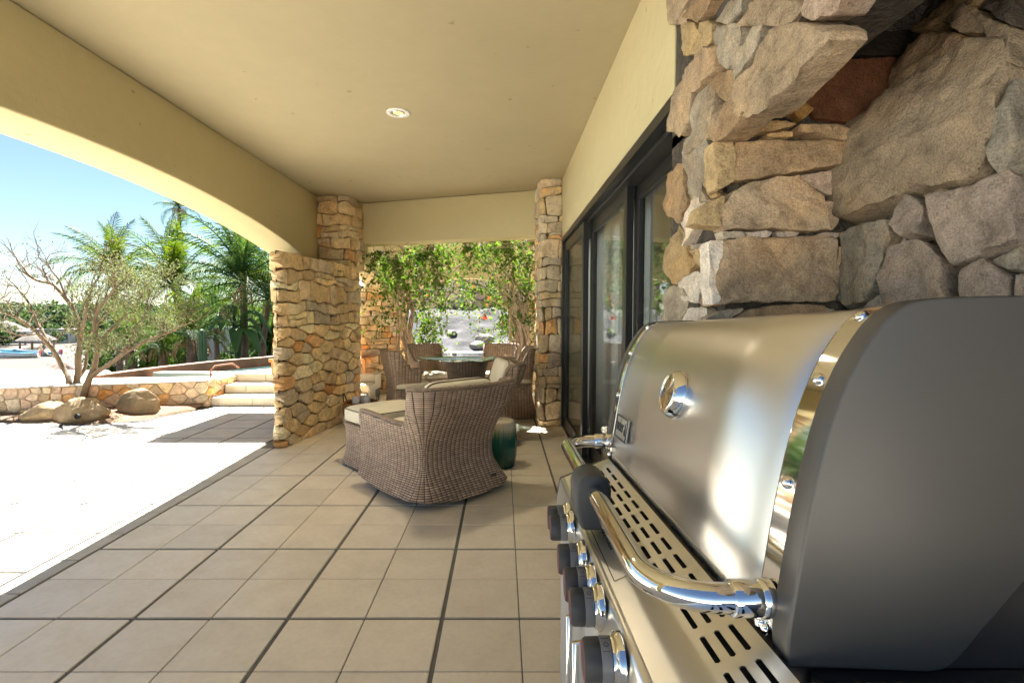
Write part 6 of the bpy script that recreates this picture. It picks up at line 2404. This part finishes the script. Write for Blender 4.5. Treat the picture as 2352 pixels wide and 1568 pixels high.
bl = at(938, 893, 7.75); bl.z = 0
SL = []
rg = random.Random(77)
for k in range(13):
    a = (bl.x + rg.uniform(-.08, .10), bl.y + rg.uniform(-.1, .1), -.02)
    b = A_(925 + rg.uniform(-14, 26), 700 + rg.uniform(-15, 25), 7.7 + rg.uniform(-.2, .2))
    c = A_(890 + rg.uniform(-10, 190), 560 + rg.uniform(-15, 60), 7.3 + rg.uniform(-.3, .5))
    SL.append((a, b, c, rg.uniform(.009, .026)))
SL.append(((bl.x + .25, bl.y - .3, .02), A_(918, 850, 7.7), A_(935, 720, 7.7), .035))
vine('flowering vine with twisted pale stems climbing the left of the far arch', (bl.x, bl.y, 0), 78, SL, [
    (A_(905, 600, 7.2), (.24, .25, .2), 520), (A_(965, 580, 7.2), (.3, .3, .17), 620), (A_(1000, 562, 7.3), (.2, .3, .1), 220),
    (A_(910, 660, 7.6), (.2, .2, .18), 260), (A_(985, 640, 7.6), (.3, .25, .16), 420), (A_(1020, 600, 7.5), (.12, .25, .15), 70), (A_(890, 715, 7.8), (.14, .15, .12), 90),
    (A_(982, 745, 8.7), (.17, .2, .4), 600), (A_(965, 790, 8.7), (.15, .2, .25), 330), (A_(1010, 690, 8.7), (.2, .2, .18), 160), (A_(900, 580, 7.0), (.3, .3, .1), 160)],
    [(A_(1000, 690, 8.6), (.25, .1, .2), 1)])
br_ = at(1203, 895, 8.0); br_.z = 0
SR = []
for k in range(20):
    a = (br_.x + rg.uniform(-.16, .12), br_.y + rg.uniform(-.15, .15), -.02)
    b = A_(1192 + rg.uniform(-22, 24), 740 + rg.uniform(-40, 40), 7.9 + rg.uniform(-.2, .2))
    c = A_(1080 + rg.uniform(0, 140), 575 + rg.uniform(-10, 70), 7.4 + rg.uniform(-.4, .4))
    SR.append((a, b, c, rg.uniform(.010, .026)))
vine('flowering vine with many thin stems and a few red blooms right of the far arch', (br_.x, br_.y, 0), 79, SR, [
    (A_(1090, 560, 7.0), (.2, .3, .09), 300), (A_(1150, 560, 7.0), (.3, .35, .15), 560), (A_(1205, 570, 7.0), (.2, .3, .2), 380),
    (A_(1170, 630, 7.6), (.25, .25, .16), 300), (A_(1215, 640, 7.6), (.14, .2, .2), 220), (A_(1150, 685, 8.5), (.3, .2, .12), 380), (A_(1090, 662, 8.6), (.35, .2, .07), 200),
    (A_(1190, 720, 8.5), (.22, .2, .2), 460), (A_(1165, 745, 8.6), (.16, .2, .2), 260), (A_(1205, 790, 8.7), (.12, .2, .24), 220), (A_(1215, 700, 7.8), (.12, .2, .3), 160)],
    [(A_(1120, 675, 8.4), (.3, .1, .15), 3), (A_(1115, 728, 8.4), (.06, .1, .06), 5), (A_(1185, 735, 8.4), (.2, .1, .2), 2), (A_(1160, 700, 8.4), (.3, .1, .15), 2)])

# ---------------------------------------------------------------- beach and far shore
def boat(loc, rz, L, hull, trim, label):
    root = empty('fishing_boat', loc, label, 'boat', rz, 'boats on the beach')
    P = []
    n = 14
    for i in range(n):
        t = i / (n - 1)
        w = .85 * (1 - (max(0, t - .35) / .65) ** 2.2) * (1 if t > .02 else .9)
        h = .75 + .55 * t ** 3
        y = (t - .5) * L
        row = []
        for j in range(9):
            a = math.pi * j / 8
            row.append((-w * math.cos(a), y + .25 * t * (h * (1 - math.sin(a))), h * (1 - math.sin(a) ** .7)))
        P.append(row)
    o = MB().grid(P).build('hull', M[hull], root, smooth=60)
    o.modifiers.new('thick', 'SOLIDIFY').thickness = .06
    for sx in (0, 8):
        MB().tube([Vector(P[i][sx]) + Vector((0, 0, .03)) for i in range(n)], .06, 6).build('gunwale', M[trim], root, smooth=60)
    for t in (.25, .5, .72):
        MB().box(-.75, .75, (t - .5) * L - .15, (t - .5) * L + .15, .45, .52).build('bench', M[trim], root)
    MB().box(-.2, .2, -.5 * L - .35, -.5 * L - .02, .35, 1.15).build('outboard_motor', M['boat_red'], root)
    return root


def on_sand(x, y, Y):
    p = at(x, y, Y); p.z = terrain_z(p.x, Y) + .05; return p


boat(on_sand(38, 812, 88), R(110), 6.2, 'boat_white', 'boat_blue', 'pale open fishing boat with blue rails, left of the pair on the beach')
boat(on_sand(86, 808, 92), R(95), 7.4, 'boat_blue', 'boat_white', 'turquoise open fishing boat with a red motor, right of the pair on the beach')
boat(on_sand(4, 800, 95), R(100), 6.5, 'boat_blue', 'boat_blue', 'blue boat on the beach cut off by the left edge of the picture')
boulder('beach_rock', on_sand(142, 842, 62) + Vector((0, 0, .1)), (2.3, 1.8, 2.0), 61, 'big pinkish brown rock on the sand behind the small tree', 'rock_pink', 'rock')


def palapa(p, w, h, label):
    root = empty('palapa', p, label, 'thatched hut', group='thatched huts behind the beach')
    N = 16
    P = [[(r_ * math.cos(2 * math.pi * k / N), r_ * .7 * math.sin(2 * math.pi * k / N), z) for r_, z in ((w, h * .55), (w * .7, h * .72), (w * .3, h * .92), (.1, h))] for k in range(N)]
    MB().grid(P, close_u=True).build('thatched_roof', M['thatch'], root)
    for k in range(6):
        a = 2 * math.pi * k / 6
        MB().tube([(w * .8 * math.cos(a), w * .56 * math.sin(a), -.3), (w * .8 * math.cos(a), w * .56 * math.sin(a), h * .62)], .12, 6).build('post', M['log'], root)


def shore(x, Y):
    p = at(x, 760, Y); p.z = terrain_z(p.x, Y); return p


palapa(shore(15, 128), 5.5, 6.0, 'widest dark thatched roof, at the left edge of the picture')
palapa(shore(72, 112), 3.2, 3.4, 'small dark thatched hut above the turquoise boat')
palapa(shore(98, 118), 3.0, 3.2, 'small dark thatched hut beside the tree trunk')
hb = empty('beach_house', shore(112, 140), 'long low white house with a flat roof behind the beach', 'house')
MB().box(-9, 9, -3, 3, -.5, 3.2).build('wall', M['white_paint'], hb)
MB().box(-9.4, 9.4, -3.4, 3.4, 3.21, 3.7).build('roof', M['grey_wall'], hb)
for k in range(6):
    MB().box(-8 + k * 2.8, -6.4 + k * 2.8, -3.06, -3.002, .8, 2.3).build('window', M['pool_tile'], hb)

rg = random.Random(31)
m = MB()
for k in range(330):
    Y = rg.uniform(118, 250) if k > 130 else rg.uniform(150, 250)
    u = rg.uniform(-1.02, -.36)
    x = u * Y
    if Y < 150 and rg.random() < .25: continue
    z = terrain_z(x, Y)
    h = rg.uniform(6.0, 12.0) * (.5 if Y < 150 else 1.0); w = h * rg.uniform(.4, .65)
    for q in range(3):
        leaf_cloud(m, (x + rg.uniform(-.4, .4) * w, Y + rg.uniform(-.4, .4) * w, z + h * rg.uniform(.4, .7)), (w * .7, w * .7, h * .36), 75, h * .17, rg)
tag(m.build('distant_trees', M['far_leaf']), 'band of green trees and scrub along the far shore', kind='stuff')
# scrub under the trees and along the slope
m = MB()
for k in range(420):
    Y = rg.uniform(140, 300); x = rg.uniform(-1.1, -.3) * Y
    leaf_cloud(m, (x, Y, terrain_z(x, Y) + .9), (3.2, 3.2, 1.4), 22, 1.3, rg)
tag(m.build('scrub', M['far_leaf']), 'low green scrub under the far trees', kind='stuff')
